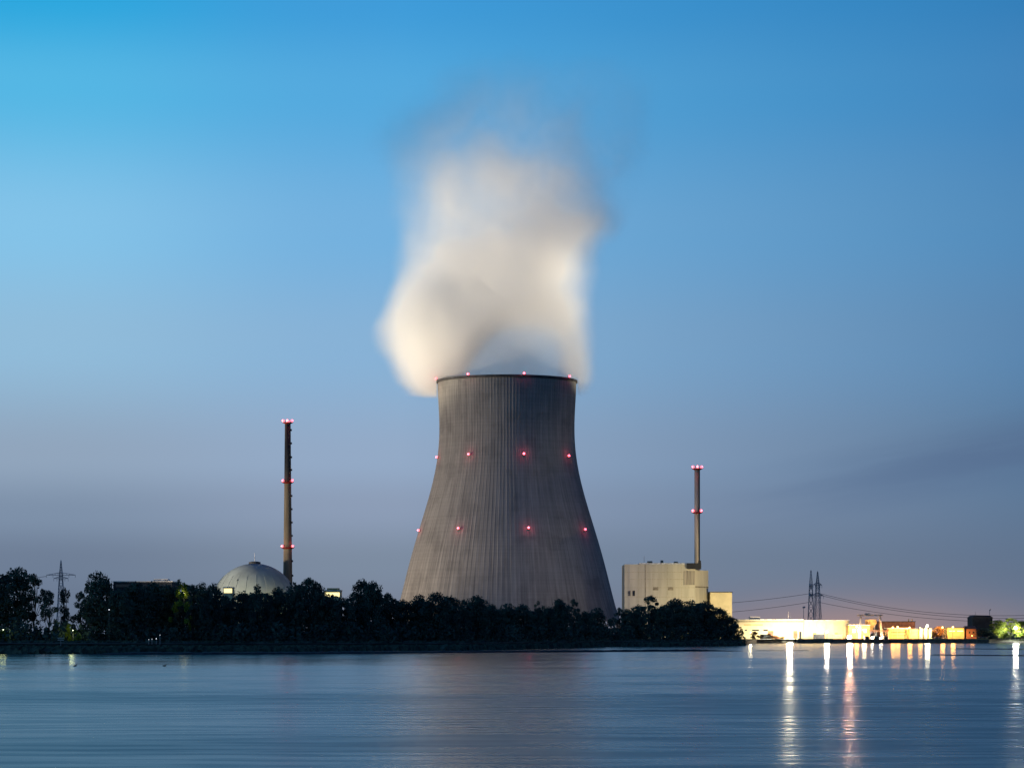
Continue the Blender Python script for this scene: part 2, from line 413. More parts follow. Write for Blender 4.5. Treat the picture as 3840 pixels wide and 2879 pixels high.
# ------------------------------------------------------------------ cooling tower
TD = 1750.0
tx = (1901 - CX) / F * TD
tower = empty('cooling_tower', (tx, TD, 2.0), 'huge ribbed concrete cooling tower with steam rising from its open top', 'cooling tower')
TOPZ = 166.0 - 2.0
prof = np.array([(12, 72.0), (28 - 2, 67.9), (54.6 - 2, 60.8), (71.8 - 2, 55.9), (90, 50.2), (105 - 2, 46.3), (112, 44.8), (122, 43.6), (130 - 2, 43.25), (143.6 - 2, 43.3), (TOPZ, 44.2)])
def tower_r(z):
    # smooth interpolation by local quadratic fit
    c = np.polyfit(prof[:, 0], prof[:, 1], 5); return float(np.polyval(c, z))
ribs = 140; seg = ribs * 4; rowsn = 60
zs = np.linspace(12, TOPZ, rowsn)
v = []; f = []
for z in zs:
    r = tower_r(z)
    for k in range(seg):
        a = 2 * pi * k / seg; rr = r + (0.13 if k % 4 == 0 else 0.0)
        v.append((rr * cos(a), rr * sin(a), z))
for j in range(rowsn - 1):
    for k in range(seg): f.append((j * seg + k, j * seg + (k + 1) % seg, (j + 1) * seg + (k + 1) % seg, (j + 1) * seg + k))
# inner face
b0 = len(v)
zi = np.linspace(12, TOPZ, 14)
for z in zi:
    r = tower_r(z) - 1.0
    for k in range(112): a = 2 * pi * k / 112; v.append((r * cos(a), r * sin(a), z))
for j in range(13):
    for k in range(112): f.append((b0 + j * 112 + (k + 1) % 112, b0 + j * 112 + k, b0 + (j + 1) * 112 + k, b0 + (j + 1) * 112 + (k + 1) % 112))
m_ = MB(); m_.v = v; m_.f = f
m_.build('shell', MT['tower'], tower)
# rim ring
rt = tower_r(TOPZ)
MB().lathe([(rt + 0.36, TOPZ - 1.1), (rt + 0.95, TOPZ - 0.8), (rt + 0.95, TOPZ + 0.5), (rt - 1.3, TOPZ + 0.5), (rt - 1.3, TOPZ - 0.6)], 112, cap=False).build('rim', mat('rim_concrete', (0.06, 0.062, 0.066), 0.9, 0.3), tower)
MB().lathe([(tower_r(12) + 0.5, 11.0), (tower_r(12) + 0.5, 12.6), (tower_r(12) - 1.2, 12.6), (tower_r(12) - 1.2, 11.0), (tower_r(12) + 0.5, 11.0)], 112, cap=False).build('lower_ring', MT['tower'], tower)
for k in range(44):
    a0 = 2 * pi * k / 44
    cb = MB()
    for sgn in (-1, 1):
        a1 = a0 + sgn * 2 * pi / 88 * 0.92
        cb.bar((75.5 * cos(a0), 75.5 * sin(a0), 0), (72.0 * cos(a1), 72.0 * sin(a1), 11.2), 0.55, 0.45)
    cb.build('support_column', MT['tower'], tower)
MB().lathe([(79, 0), (79, 1.4), (78, 1.4), (78, 0.2)], 88, cap=False).build('basin_wall', MT['quay'], tower)
# red beacons: three rings of four on the side in view
def beacon(parent, p, out, r=0.75):
    q = (p[0] + out[0] * 0.9, p[1] + out[1] * 0.9, p[2])
    hb = MB().bar(p, (q[0], q[1], q[2] - 0.2), 0.22).box(q[0] - .7, q[0] + .7, q[1] - .7, q[1] + .7, q[2] - 0.95, q[2] - 0.75).build('beacon', MT['redlit'], parent)
    MB().ball((q[0] + out[0] * 0.3, q[1] + out[1] * 0.3, q[2]), r, 12, 8).build('beacon_lamp', MT['red_glow'], hb, True)
    l = bpy.data.lights.new('point', 'POINT'); l.energy = 300; l.color = (1.0, 0.05, 0.13); l.shadow_soft_size = 0.4
    lo = bpy.data.objects.new('point', l); COL.objects.link(lo); lo.parent = parent; lo.location = (q[0] + out[0] * 1.6, q[1] + out[1] * 1.6, q[2])
    return hb
for z, off in ((TOPZ + 1.2, 0.9), (115.2, 0.3), (68.6, 0.3)):
    for deg in (-76.5, -31.5, 13.5, 58.5):
        a = R(deg); out = (sin(a), -cos(a))
        r = tower_r(min(z, TOPZ)) + off
        beacon(tower, (out[0] * r, out[1] * r, z), out)

# ------------------------------------------------------------------ steam plume (true volume inside a closed hull)
RZ = 166.0     # rim height in the world
EDG = [(-9, -60, 47), (-5, -62, 49), (0, -67, 51), (15, -74, 53), (27, -79, 52), (40, -79, 49), (52, -73, 47), (62, -68, 48), (80, -64, 54), (100, -64, 64), (130, -74, 80),
       (150, -84, 94), (170, -84, 100), (190, -70, 94), (206, -48, 74)]
def build_steam():
    e = np.array(EDG, float)
    root = None
    n = 40; v = []; f = []
    for (z, l, r) in EDG:
        c = (l + r) / 2; w = (r - l) / 2 * 1.24 + 4
        if z == EDG[0][0]: w *= 0.9
        if z == EDG[-1][0]: w *= 0.75
        for k in range(n):
            a = 2 * pi * k / n; wy = w * 0.74
            x_, y_ = c + w * cos(a), wy * sin(a)
            v.append((x_, y_, z))
    m = len(EDG)
    for j in range(m - 1):
        for k in range(n): f.append((j * n + k, j * n + (k + 1) % n, (j + 1) * n + (k + 1) % n, (j + 1) * n + k))
    f.append(tuple(range(n))[::-1]); f.append(tuple((m - 1) * n + k for k in range(n)))
    mt = bpy.data.materials.new('steam'); mt.use_nodes = True; t = mt.node_tree; t.nodes.clear()
    c = N(t, 'ShaderNodeTexCoord')
    # warp
    mpw = N(t, 'ShaderNodeMapping'); mpw.inputs['Scale'].default_value = (0.022, 0.022, 0.016)
    t.links.new(c.outputs['Object'], mpw.inputs[0])
    wn = N(t, 'ShaderNodeTexNoise'); wn.inputs['Scale'].default_value = 1; wn.inputs['Detail'].default_value = 2.5; wn.inputs['Roughness'].default_value = 0.5
    t.links.new(mpw.outputs[0], wn.inputs[0])
    sb = N(t, 'ShaderNodeVectorMath', operation='SUBTRACT'); t.links.new(wn.outputs['Color'], sb.inputs[0]); sb.inputs[1].default_value = (0.5, 0.5, 0.5)
    s0 = N(t, 'ShaderNodeSeparateXYZ'); t.links.new(c.outputs['Object'], s0.inputs[0])
    wa = MR(t, s0.outputs[2], -5, 130, 12, 52, 'LINEAR')
    sc = N(t, 'ShaderNodeVectorMath', operation='SCALE'); t.links.new(sb.outputs[0], sc.inputs[0]); t.links.new(wa, sc.inputs['Scale'])
    ap = N(t, 'ShaderNodeVectorMath', operation='ADD'); t.links.new(c.outputs['Object'], ap.inputs[0]); t.links.new(sc.outputs[0], ap.inputs[1])
    s = N(t, 'ShaderNodeSeparateXYZ'); t.links.new(ap.outputs[0], s.inputs[0]); x, y, z = s.outputs
    zn = MR(t, z, -10, 210, 0, 1, 'LINEAR')
    def curve(pts, lo, hi):
        st = [((p[0] + 10) / 220.0, (((p[1] - lo) / (hi - lo)),) * 3 + (1,)) for p in pts]
        o = ramp(t, zn, st, 'B_SPLINE'); sp = N(t, 'ShaderNodeSeparateColor'); t.links.new(o, sp.inputs[0])
        return M_(t, 'ADD', M_(t, 'MULTIPLY', sp.outputs[0], hi - lo), lo)
    cc = curve([(a, (b_ + c_) / 2) for a, b_, c_ in EDG], -40, 40)
    ww = curve([(a, (c_ - b_) / 2 * 1.14) for a, b_, c_ in EDG], 0, 100)
    dd = curve([(-10, 0.0), (-7, 0.5), (0, 1.0), (60, 1.0), (80, 0.78), (100, 0.46), (120, 0.25), (138, 0.14), (160, 0.085), (185, 0.035), (206, 0.0)], 0, 1)
    u = M_(t, 'DIVIDE', M_(t, 'SUBTRACT', x, cc), ww); vv_ = M_(t, 'DIVIDE', y, M_(t, 'MULTIPLY', ww, 0.62))
    r2 = M_(t, 'ADD', M_(t, 'MULTIPLY', u, u), M_(t, 'MULTIPLY', vv_, vv_))
    bk = MR(t, z, 40, 150, 0.72, 0.97, 'LINEAR'); body = MR(t, M_(t, 'DIVIDE', M_(t, 'SUBTRACT', 1.0, r2), bk), 0.0, 1.0)
    # fade body edges more softly with height
    # hollow above the mouth: steam thinned in place of the shaded core between the rolls
    hx = M_(t, 'DIVIDE', M_(t, 'SUBTRACT', x, M_(t, 'ADD', 2.0, M_(t, 'MULTIPLY', z, 0.30))), 42.0)
    hz = M_(t, 'DIVIDE', z, 50.0)
    h2 = M_(t, 'ADD', M_(t, 'MULTIPLY', hx, hx), M_(t, 'MULTIPLY', hz, hz))
    hol = MR(t, h2, 0.34, 1.2, 0.17, 1.0)
    # nothing in front of the shell below the rim
    sx = M_(t, 'DIVIDE', s0.outputs[0], 46.5); below = M_(t, 'MULTIPLY', MR(t, M_(t, 'MULTIPLY', sx, sx), 1.0, 0.9), MR(t, s0.outputs[2], 4, 0))
    ok = M_(t, 'SUBTRACT', 1.0, below)
    # wispiness
    mpd = N(t, 'ShaderNodeMapping'); mpd.inputs['Scale'].default_value = (0.026, 0.026, 0.026)
    t.links.new(ap.outputs[0], mpd.inputs[0])
    dn = N(t, 'ShaderNodeTexNoise'); dn.inputs['Scale'].default_value = 1; dn.inputs['Detail'].default_value = 3
    t.links.new(mpd.outputs[0], dn.inputs[0])
    wl = MR(t, s0.outputs[2], 20, 130, 0.85, 0.12, 'LINEAR')
    wis = M_(t, 'ADD', wl, M_(t, 'MULTIPLY', M_(t, 'SUBTRACT', 1.15, wl), MR(t, dn.outputs[0], 0.36, 0.64)))
    den = M_(t, 'MULTIPLY', M_(t, 'MULTIPLY', M_(t, 'MULTIPLY', body, dd), M_(t, 'MULTIPLY', hol, ok)), M_(t, 'MULTIPLY', wis, 0.11))
    pv = N(t, 'ShaderNodeVolumePrincipled'); pv.inputs['Color'].default_value = (0.985, 0.98, 0.975, 1)
    pv.inputs['Anisotropy'].default_value = 0.0
    t.links.new(den, pv.inputs['Density'])
    out = N(t, 'ShaderNodeOutputMaterial'); t.links.new(pv.outputs[0], out.inputs['Volume'])
    try: mt.cycles.volume_step_rate = 0.6; mt.cycles.homogeneous_volume = False
    except Exception: pass
    mb = MB(); mb.v = v; mb.f = f
    o = mb.build('steam_plume', mt, smooth=True); o.location = (tx, TD, RZ)
    tag(o, 'pale billowing steam plume rising from the cooling tower mouth', 'steam', kind='stuff')
build_steam()

# ------------------------------------------------------------------ flood lights of the plant behind the trees, plus lights added for the steam
def look_rot(src, dst):
    from mathutils import Vector
    return (Vector(dst) - Vector(src)).to_track_quat('-Z', 'Y').to_euler()
def flood(x, y, z, target, power, col, size=60, radius=3.0, label='', blend=0.6):
    e = empty('floodlight_mast', (x, y, 2), label, 'floodlight', 'plant floodlights behind the trees')
    MB().bar((0, 0, 0), (0, 0, z - 2.0), 0.25, 0.15, 8).build('mast', MT['steel'], e)
    q = look_rot((x, y, z), target)
    h = MB().box(-1.0, 1.0, -0.6, 0.6, 0.15, 0.7).build('lamp_head', MT['steel'], e)
    h.location = (0, 0, z - 2.0); h.rotation_euler = q
    l = bpy.data.lights.new('spot', 'SPOT'); l.energy = power; l.color = col; l.spot_size = R(size); l.spot_blend = blend; l.shadow_soft_size = radius
    lo = bpy.data.objects.new('spot', l); COL.objects.link(lo); lo.parent = e; lo.location = (0, 0, z - 2.0); lo.rotation_euler = q
    return e
WARM = (1.0, 0.78, 0.56)
flood(tx - 360, TD - 110, 22, (tx + 8, TD, 106), 3.0e6, WARM, 34, 6, 'tall floodlight mast left of the cooling tower hidden by trees')
flood(tx - 170, TD - 70, 12, (tx - 30, TD, 40), 2.2e5, (1.0, 0.74, 0.44), 80, 4, 'short floodlight mast at the foot of the cooling tower on the left')
flood(tx + 210, TD + 190, 24, (tx + 10, TD + 10, 262), 6.5e6, (1.0, 0.86, 0.64), 20, 5, 'added light behind the cooling tower on its right, brightening the steam', 0.9)  # added back light for the steam, no known source
flood(tx - 40, TD - 330, 20, (tx + 4, TD, 292), 2.8e6, (1.0, 0.88, 0.72), 25, 5, 'added light in front of the cooling tower brightening the steam, behind the woodland', 0.9)  # frontal light added to brighten the plume
flood(tx + 300, TD - 50, 20, (tx + 42, TD, 204), 5.5e6, (1.0, 0.86, 0.62), 15, 4, 'added light right of the cooling tower aimed at the steam', 0.6)  # extra light added for the right wisp of steam
flood(tx - 480, TD - 60, 30, (tx - 15, TD, 245), 1.9e7, (1.0, 0.86, 0.63), 22, 5, 'tallest floodlight mast, far left of the cooling tower, hidden by trees', 0.9)
flood(tx + 60, TD - 230, 12, (tx + 5, TD, 25), 1.8e5, (1.0, 0.76, 0.72), 70, 4, 'low floodlight in front of the cooling tower base')

# ------------------------------------------------------------------ left chimney
CD = 1760.0
cx_, _, _ = at(1079, 2200, CD)
chim = empty('chimney', (cx_, CD, 2), 'tall slim concrete chimney with three red lit galleries beside the dome', 'chimney')
def cz(y, d=CD): return at(0, y, d)[2] - 2
ztop = cz(1585); ppm = px(CD)
MB().lathe([(19.5 / ppm, 0), (17.5 / ppm, cz(2173)), (15.5 / ppm, cz(2051)), (13 / ppm, cz(1805))], 32, cap=False).build('shaft', MT['stack'], chim, True)
MB().lathe([(13 / ppm, cz(1805)), (11 / ppm, ztop), (9.5 / ppm, ztop), (9.5 / ppm, ztop - 2)], 32, cap=False).build('upper_shaft', mat('dark_painted_concrete', (0.045, 0.045, 0.042), 0.9, 0.3, scale=(2, 2, 0.3), amt=0.3), chim, True)  # upper shaft painted darker than the lower shaft
def gallery(parent, z, r, lamps, name='gallery'):
    g = MB().lathe([(r, z - 0.9), (r + 1.5, z - 0.1), (r + 1.5, z + 0.15), (r, z + 0.15)], 24, cap=False).lathe([(r + 1.45, z + 1.1), (r + 1.55, z + 1.1), (r + 1.55, z + 1.25), (r + 1.45, z + 1.25), (r + 1.45, z + 1.1)], 24, cap=False)
    for k in range(16):
        a = 2 * pi * k / 16; g.bar(((r + 1.5) * cos(a), (r + 1.5) * sin(a), z), ((r + 1.5) * cos(a), (r + 1.5) * sin(a), z + 1.2), 0.05, n=4)
    g = g.build(name, MT['redlit'], parent)
    for deg in lamps:
        a = R(deg); p = ((r + 1.3) * cos(a), (r + 1.3) * sin(a), z + 1.0)
        MB().ball(p, 0.80, 10, 6).bar((p[0], p[1], z), p, 0.08).build('beacon_lamp', MT['red_glow'], g, True)
        l = bpy.data.lights.new('point', 'POINT'); l.energy = 260; l.color = (1.0, 0.05, 0.08); l.shadow_soft_size = 0.3
        lo = bpy.data.objects.new('point', l); COL.objects.link(lo); lo.parent = g; lo.location = (p[0] * 1.35, p[1] * 1.35, p[2] + .3)
gallery(chim, cz(1584), 11 / ppm, (-150, -90, -30, 90))
gallery(chim, cz(1808), 13 / ppm, (-148, -32, 90))
gallery(chim, cz(2053), 15.5 / ppm, (-148, -32, 90))
for zy in (255, 365, 480, 585, 800, 910, 1020, 1130, 1340, 1460):
    y = 1500 + zy * 0.4523; z = cz(y); r = float(np.interp(y, [1585, 1805, 2051, 2200], [11, 13, 15.5, 18])) / ppm
    a = R(-22)
    MB().box(-0.5, 0.5, -0.6, 0.6, -0.12, 0.12).box(-0.5, 0.5, -0.6, -0.5, 0.12, 1.1).box(0.4, 0.5, -0.5, 0.6, 0.12, 1.1).build('rest_platform', MT['black'], chim).location = ((r + 0.45) * cos(a), (r + 0.45) * sin(a), z)

# ------------------------------------------------------------------ reactor dome
DD = 1740.0; dx, _, _ = at(955, 2200, DD)
dome = empty('reactor_dome', (dx, DD, 2), 'grey domed reactor building with a thin mast on its crown', 'reactor building')
Rd = 163 / px(DD); dzt = at(0, 2112, DD)[2] - 2; zc = dzt - Rd
pr = []
for k in range(25):
    th = R(90) * (1 - k / 24.0); pr.append((Rd * sin(th) + 0.001, zc + Rd * cos(th)))
dmat = mat('dome_concrete', (0.27, 0.33, 0.32), 0.8, 0.12, scale=(1, 1, 0.15), amt=0.16, bump=0.15)
MB().lathe(pr, 72, cap=False).build('dome', dmat, dome, True)
MB().lathe([(Rd, 0), (Rd, zc), (Rd - 0.02, zc + 0.01)], 72, cap=False).build('wall', dmat, dome, True)
for k in range(24):
    a = 2 * pi * (k + 0.5) / 24; rb = MB(); pts = []
    for j in range(0, 12):
        th = R(88 - j * 4.0); pts.append(((Rd + .05) * sin(th) * cos(a), (Rd + .05) * sin(th) * sin(a), zc + (Rd + .05) * cos(th)))
    for p, q in zip(pts[:-1], pts[1:]): rb.bar(p, q, 0.09, n=4)
    rb.build('rib', dmat, dome)
MB().lathe([(3.6, dzt - 0.6), (3.8, dzt + 0.3), (3.8, dzt + 0.9), (2.0, dzt + 1.3)], 20).build('crown_platform', MT['roofdark'], dome)
MB().bar((0, 0, dzt + 1), (0, 0, at(0, 2072, DD)[2] - 2), 0.20, 0.12).build('mast', MT['steel'], dome)
MB().bar((-3.2 * cos(0.3), -3.2, dzt - .2), (-9.3, -21.0, zc + 16.3), 0.22, n=4).build('ladder', MT['roofdark'], dome)

# turbine hall roof beyond the trees, left
def flat_building(name, x0, x1, ytop, d, depth, m, label, cat='building', roof=True, base=2.0, group=None):
    X0 = at(x0, 0, d)[0]; X1 = at(x1, 0, d)[0]; zt = at(0, ytop, d)[2]
    e = empty(name, ((X0 + X1) / 2, d, base), label, cat, group); hw = (X1 - X0) / 2; h = zt - base
    MB().box(-hw, hw, 0, depth, 0, h).build('wall', m, e)
    if roof: MB().box(-hw - .3, hw + .3, -.3, depth + .3, h + 0.003, h + 0.5).build('roof', MT['roofpale'], e)
    return e, hw, h
e, hw, h = flat_building('turbine_hall', 425, 645, 2181, 1720, 40, MT['slate'], 'long low turbine hall with a pale flat roof edge left of the dome')
MB().box(hw - 12, hw - 3, 3, 14, h + 0.51, h + 1.9).build('roof_vent', MT['roofpale'], e)
MB().box(-hw + 1.5, hw - 1.5, -0.12, -0.003, h - 3.2, h - 1.5).build('window_band', MT['glass'], e)
e, hw, h = flat_building('small_hall', 1213, 1277, 2214, 1650, 14, MT['cream'], 'small yellow lit building showing over the trees right of the chimney')
MB().box(-hw + .6, hw - .6, -0.10, -0.003, h - 3.6, h - 1.0).build('glow_panel', MT['yellow_glow'], e)  # panel glows in place of lamplight on the front wall
MB().box(-hw + 2.0, hw - 1.0, 2, 8, h + 0.51, h + 1.6).build('roof_box', MT['orange'], e)
e, hw, h = flat_building('lamp_glow_box', 838, 872, 2203, 1600, 12, MT['cream'], 'tiny glowing box standing in for a lamp in the trees left of the dome')  # box with a glowing front stands in for a lamp
MB().box(-hw + .3, hw - .3, -0.10, -0.003, h - 3.0, h - 0.4).build('glow_panel', MT['yellow_glow'], e)

# ------------------------------------------------------------------ reactor hall on the right with its own stack
RD = 1640.0
def rx(x, d=RD): return at(x, 0, d)[0]
hall = empty('reactor_hall', (rx(2475), RD, 2), 'big windowless beige reactor hall with a lower annex right of the cooling tower', 'reactor building')
ox = rx(2475)
zm = at(0, 2115, RD)[2] - 2
A = rx(2342) - ox; B = rx(2607) - ox; C = rx(2664) - ox
MB().box(A, B, 0, 40, 0, zm).build('main_block', MT['beige'], hall)
MB().box(A + 8.9, B - 0.05, 0.2, 39.8, zm + 0.003, zm + 0.75).build('parapet', MT['roofpale'], hall)
zr = at(0, 2136, RD)[2] - 2
MB().prism([(B + .003, 0.002), (C, 18), (C, 44), (B + .003, 44)], 0, zr).build('corner_block', MT['beige'], hall)
zl = at(0, 2202, RD)[2] - 2
MB().prism([(B + .01, -0.12), (C + .12, 17.92), (C + .12, 44), (C + .003, 44), (C + .003, 18.0), (B + .01, 0.0)], zl, zl + 0.8).build('string_course', MT['seam'], hall)
# subtle panel joints on the main face
for y in (2145, 2172, 2203, 2238):
    z = at(0, y, RD)[2] - 2; MB().box(A + .05, B - .05, -0.06, -0.003, z, z + 0.18).build('panel_joint', mat('joint_strip', (0.36, 0.32, 0.23), 0.9, 1.0) if 'joint_strip' not in bpy.data.materials else bpy.data.materials['joint_strip'], hall)
for x in (2395, 2448, 2502, 2556): MB().box(rx(x) - ox, rx(x) - ox + 0.15, -0.055, -0.0035, 0.5, zm - .1).build('panel_joint', bpy.data.materials['joint_strip'], hall)
x0 = rx(2564) - ox
MB().box(x0, B - .1, -0.3, -0.07, at(0, 2192, RD)[2] - 2, zm - 4.0).build('louvre_panel', mat('ribbed_louvre', (0.26, 0.235, 0.19), 0.7, 1.0, scale=(4, 1, 0.05), amt=0.4), hall)
for x in (2354, 2371):
    z0 = at(0, 2234, RD)[2] - 2; z1 = at(0, 2213, RD)[2] - 2
    w = MB().box(rx(x) - ox, rx(x + 10.5) - ox, -0.12, -0.003, z0, z1).build('window', MT['seam'], hall)
    MB().box(rx(x) - ox + .15, rx(x + 10.5) - ox - .15, -0.2, -0.123, z0 + .2, z1 - .2).build('pane', MT['glass'], w)
for xk, wk, hk in ((A + 14, 3.0, 1.3), (A + 22, 1.6, 1.8), (A + 30, 2.4, 1.0)): MB().box(xk, xk + wk, 6, 9, zm + .76, zm + .76 + hk).build('roof_vent', MT['seam'], hall)
lad = MB()
for xo in (0, .6): lad.box(A + 2.2 + xo, A + 2.28 + xo, -.4, -.32, 6, zm + 1.0)
for k in range(36): lad.box(A + 2.28, A + 2.8, -.39, -.34, 6.5 + k, 6.56 + k)
lad.build('ladder', MT['steel'], hall)
MB().bar((A + 12.5, -.25, 0.5), (A + 12.5, -.25, zm - .2), .16, n=6).build('downpipe', MT['seam'], hall)
for xk in (A + 17, A + 26): MB().box(xk, xk + 3.2, -.2, -.003, zm - 15.5, zm - 13.6).build('vent_grille', MT['seam'], hall)
zb0 = at(0, 2133, RD)[2] - 2; zb1 = at(0, 2111, RD)[2] - 2
MB().box(rx(2575) - ox, rx(2629) - ox, -1.6, -0.31, zb0, zb1).box(rx(2618) - ox, rx(2628) - ox, -1.5, -0.4, zb1, zb1 + 1.6).build('plant_box', MT['black'], hall)
MB().bar((rx(2417) - ox, 5, zm + .7), (rx(2417) - ox, 5, zm + 5.0), 0.12).build('aerial', MT['steel'], hall)
za = at(0, 2220, RD)[2] - 2; A2 = rx(2668) - ox; B2 = rx(2750) - ox
MB().box(A2, B2, 10, 42, 0, za).build('annex', MT['cream'], hall)
MB().box(A2 - .05, B2 + .3, 9.7, 42.2, za + .003, za + 0.5).build('annex_roof', MT['roofdark'], hall)
# stack
sx_, _, _ = at(2614.5, 0, RD + 12)
st = empty('vent_stack', (sx_, RD + 12, 2), 'slender ventilation stack with a painted shade strip and red lamps above the beige reactor hall', 'chimney')
def sz(y): return at(0, y, RD + 12)[2] - 2
q = px(RD + 12)
MB().lathe([(10.5 / q, 0), (10.5 / q, sz(2100)), (10.5 / q, sz(1757)), (8.5 / q, sz(1757)), (8.5 / q, sz(1770))], 28, cap=False).build('shaft', MT['stack2'], st, True)
MB().bar((10.5 / q * cos(R(-55)) + .15, 10.5 / q * sin(R(-55)) - .3, sz(2105)), (10.5 / q * cos(R(-55)) + .15, 10.5 / q * sin(R(-55)) - .3, sz(1762)), 0.42, n=8).build('shade_strip', MT['black'], st)  # dark strip in place of the shading on the round shaft
gallery(st, sz(1757), 10.5 / q, (-150, -90, -30))
gallery(st, sz(1921), 10.5 / q, (-150, -40, 90))
# fill lights of the plant for the hall (from behind the tree clump)
flood(rx(2470), RD - 60, 6, (rx(2500), RD, 9), 0.38e5, (1.0, 0.84, 0.50), 110, 3, 'floodlight mast in front of the beige reactor hall, behind the tree clump')
flood(rx(2772), RD - 45, 11, (rx(2690), RD + 14, 20), 1.6e5, (1.0, 0.80, 0.44), 90, 3, 'floodlight mast lighting the pale annex of the reactor hall')
flood(dx + 24, DD - 42, 5, (dx + 12, DD - 22, 10), 0.36e5, (0.98, 1.0, 0.50), 80, 3, 'floodlight mast in front of the reactor dome')
flood(cx_ - 30, CD - 110, 10, (cx_ + 2, CD, 22), 1.0e5, (1.0, 0.80, 0.45), 50, 3, 'floodlight mast shining up at the tall chimney')
flood(sx_ - 90, RD - 120, 16, (sx_, RD + 10, 88), 0.42e6, (1.0, 0.82, 0.58), 22, 3, 'floodlight mast shining up at the ventilation stack')

# ------------------------------------------------------------------ pylons and lines
def lattice(mb, z0, z1, w0, w1, n, r):
    prev = None
    for i in range(n + 1):
        t = i / n; z = z0 + (z1 - z0) * t; w = w0 + (w1 - w0) * t
        c = [(-w, -w, z), (w, -w, z), (w, w, z), (-w, w, z)]
        if prev:
            for a in range(4):
                mb.bar(prev[a], c[a], r, n=4); mb.bar(prev[a], c[(a + 1) % 4], r * .6, n=4); mb.bar(prev[(a + 1) % 4], c[a], r * .6, n=4)
        for a in range(4): mb.bar(c[a], c[(a + 1) % 4], r * .6, n=4)
        prev = c
def pylon(x, d, ytop, ybody, arms, label, rot=0.0, base_w=3.6, thick=0.22):
    X0, _, zt = at(x, ytop, d); e = empty('pylon', (X0, d, 2), label, 'pylon', 'lattice electricity pylons'); e.rotation_euler = (0, 0, rot)
    H = zt - 2; hb = at(0, ybody, d)[2] - 2
    mb = MB(); lattice(mb, 0, hb, base_w, 1.1, 7, thick); lattice(mb, hb, H * 0.985, 1.1, 0.25, 5, thick * .8); mb.bar((0, 0, H * .97), (0, 0, H), thick)
    mb.build('lattice_mast', MT['steel'], e)
    for (yy_, half) in arms:
        z = at(0, yy_, d)[2] - 2; mb = MB()
        for s_ in (-1, 1):
            for yo in (-1, 1):
                mb.bar((0, yo * 1.0, z + 1.9), (s_ * half, 0, z), thick * .8, n=4); mb.bar((0, yo * 1.0, z - .2), (s_ * half, 0, z), thick * .8, n=4)
            for k in range(1, 5):
                t = k / 5; mb.bar((s_ * half * t, 0, z + 1.9 * (1 - t)), (s_ * half * t, 0, z - .1), thick * .5, n=4)
        mb.build('crossarm', MT['steel'], e)
        for s_ in (-1, 1):
            for fr in (1.0, 0.55):
                MB().bar((s_ * half * fr, 0, z), (s_ * half * fr, 0, z - 2.2), 0.14, n=5).build('insulator', MT['steel'], e)
    return e
PD = 2100
p1 = pylon(228.6, PD, 2098, 2152, [(2155, 54 / px(PD)), (2168, 27 / px(PD))], 'lattice pylon with a wide crossarm behind the trees at the far left')
QD = 2000
pylon(3041, QD, 2136, 2190, [(2196, 11), (2232, 14)], 'left of the two lattice pylons behind the bright works hall', R(80), 2.6, 0.2)
pylon(3066, QD + 60, 2140, 2192, [(2192, 10), (2232, 14)], 'right of the two lattice pylons behind the bright works hall', R(65), 3.0, 0.2)
def wire(p, q, sag, label, r=0.13, n=28):
    mb = MB(); p = np.array(p); q = np.array(q); pts = []
    for i in range(n + 1):
        t = i / n; w = p + (q - p) * t; w[2] -= 4 * sag * t * (1 - t); pts.append(w)
    for a, b in zip(pts[:-1], pts[1:]): mb.bar(a, b, r, n=4)
    tag(mb.build('power_line', MT['cable']), label, 'power line', 'power lines hung between the pylons')
wire(at(3041, 2224, QD), at(2380, 2268, QD + 40), 3, 'upper power line running left from the paired pylons')
wire(at(3041, 2256, QD), at(2380, 2306, QD + 40), 3, 'lower power line running left from the paired pylons')
wire(at(3066, 2222, QD + 60), at(4300, 2262, QD - 250), 12, 'upper power line running right from the paired pylons over the works')
wire(at(3066, 2256, QD + 60), at(4300, 2306, QD - 250), 9, 'lower power line running right from the paired pylons over the works')
wire(at(3066, 2228, QD + 62), at(4300, 2276, QD - 240), 12, 'middle power line running right from the paired pylons over the works')
wire(at(228.6 - 54, 2160, PD), at(-500, 2172, PD + 50), 4, 'power line leaving the left pylon at the edge of the photo', 0.15)

# ------------------------------------------------------------------ works on the right bank
WD = 1530.0
def wx(x, d=WD): return at(x, 0, d)[0]
def wz(y, d=WD): return at(0, y, d)[2]
BZ = 2.0
e = empty('works_hall', (wx(2964), WD, BZ), 'long low floodlit cream works hall on the right bank', 'industrial hall'); o0 = wx(2964)
h1 = wz(2324) - BZ; h2 = wz(2327) - BZ
MB().box(wx(2735) - o0, wx(3015) - o0, 0, 26, 0, h1).build('wall', MT['cream'], e)
MB().box(wx(3015) - o0 + .003, wx(3182) - o0, -1.0, 26, 0, h2).build('wall', MT['cream'], e)
MB().box(wx(2735) - o0 - .3, wx(3015) - o0 - .1, -.4, 26.3, h1 + .003, h1 + .45).build('roof', MT['roofpale'], e)
MB().box(wx(3015) - o0, wx(3182) - o0 + .3, -1.4, 26.3, h2 + .003, h2 + .45).build('roof', MT['roofpale'], e)
for x, w in ((2792, 10), (2820, 27), (2862, 18), (2900, 16)):
    z0 = wz(2365) - BZ; f_ = MB().box(wx(x) - o0, wx(x + w) - o0, -0.12, -.003, z0, z0 + .9).build('window', MT['seam'], e)
    MB().box(wx(x) - o0 + .1, wx(x + w) - o0 - .1, -0.16, -.123, z0 + .12, z0 + .78).build('pane', MT['glass'], f_)
MB().box(wx(2790) - o0, wx(2860) - o0, -0.25, -.003, wz(2344) - BZ, wz(2340) - BZ).build('wall_band', MT['orange'], e)
MB().box(wx(2997) - o0, wx(3005) - o0, -0.15, -.003, 0.1, 4.2).build('door', MT['slate'], e)
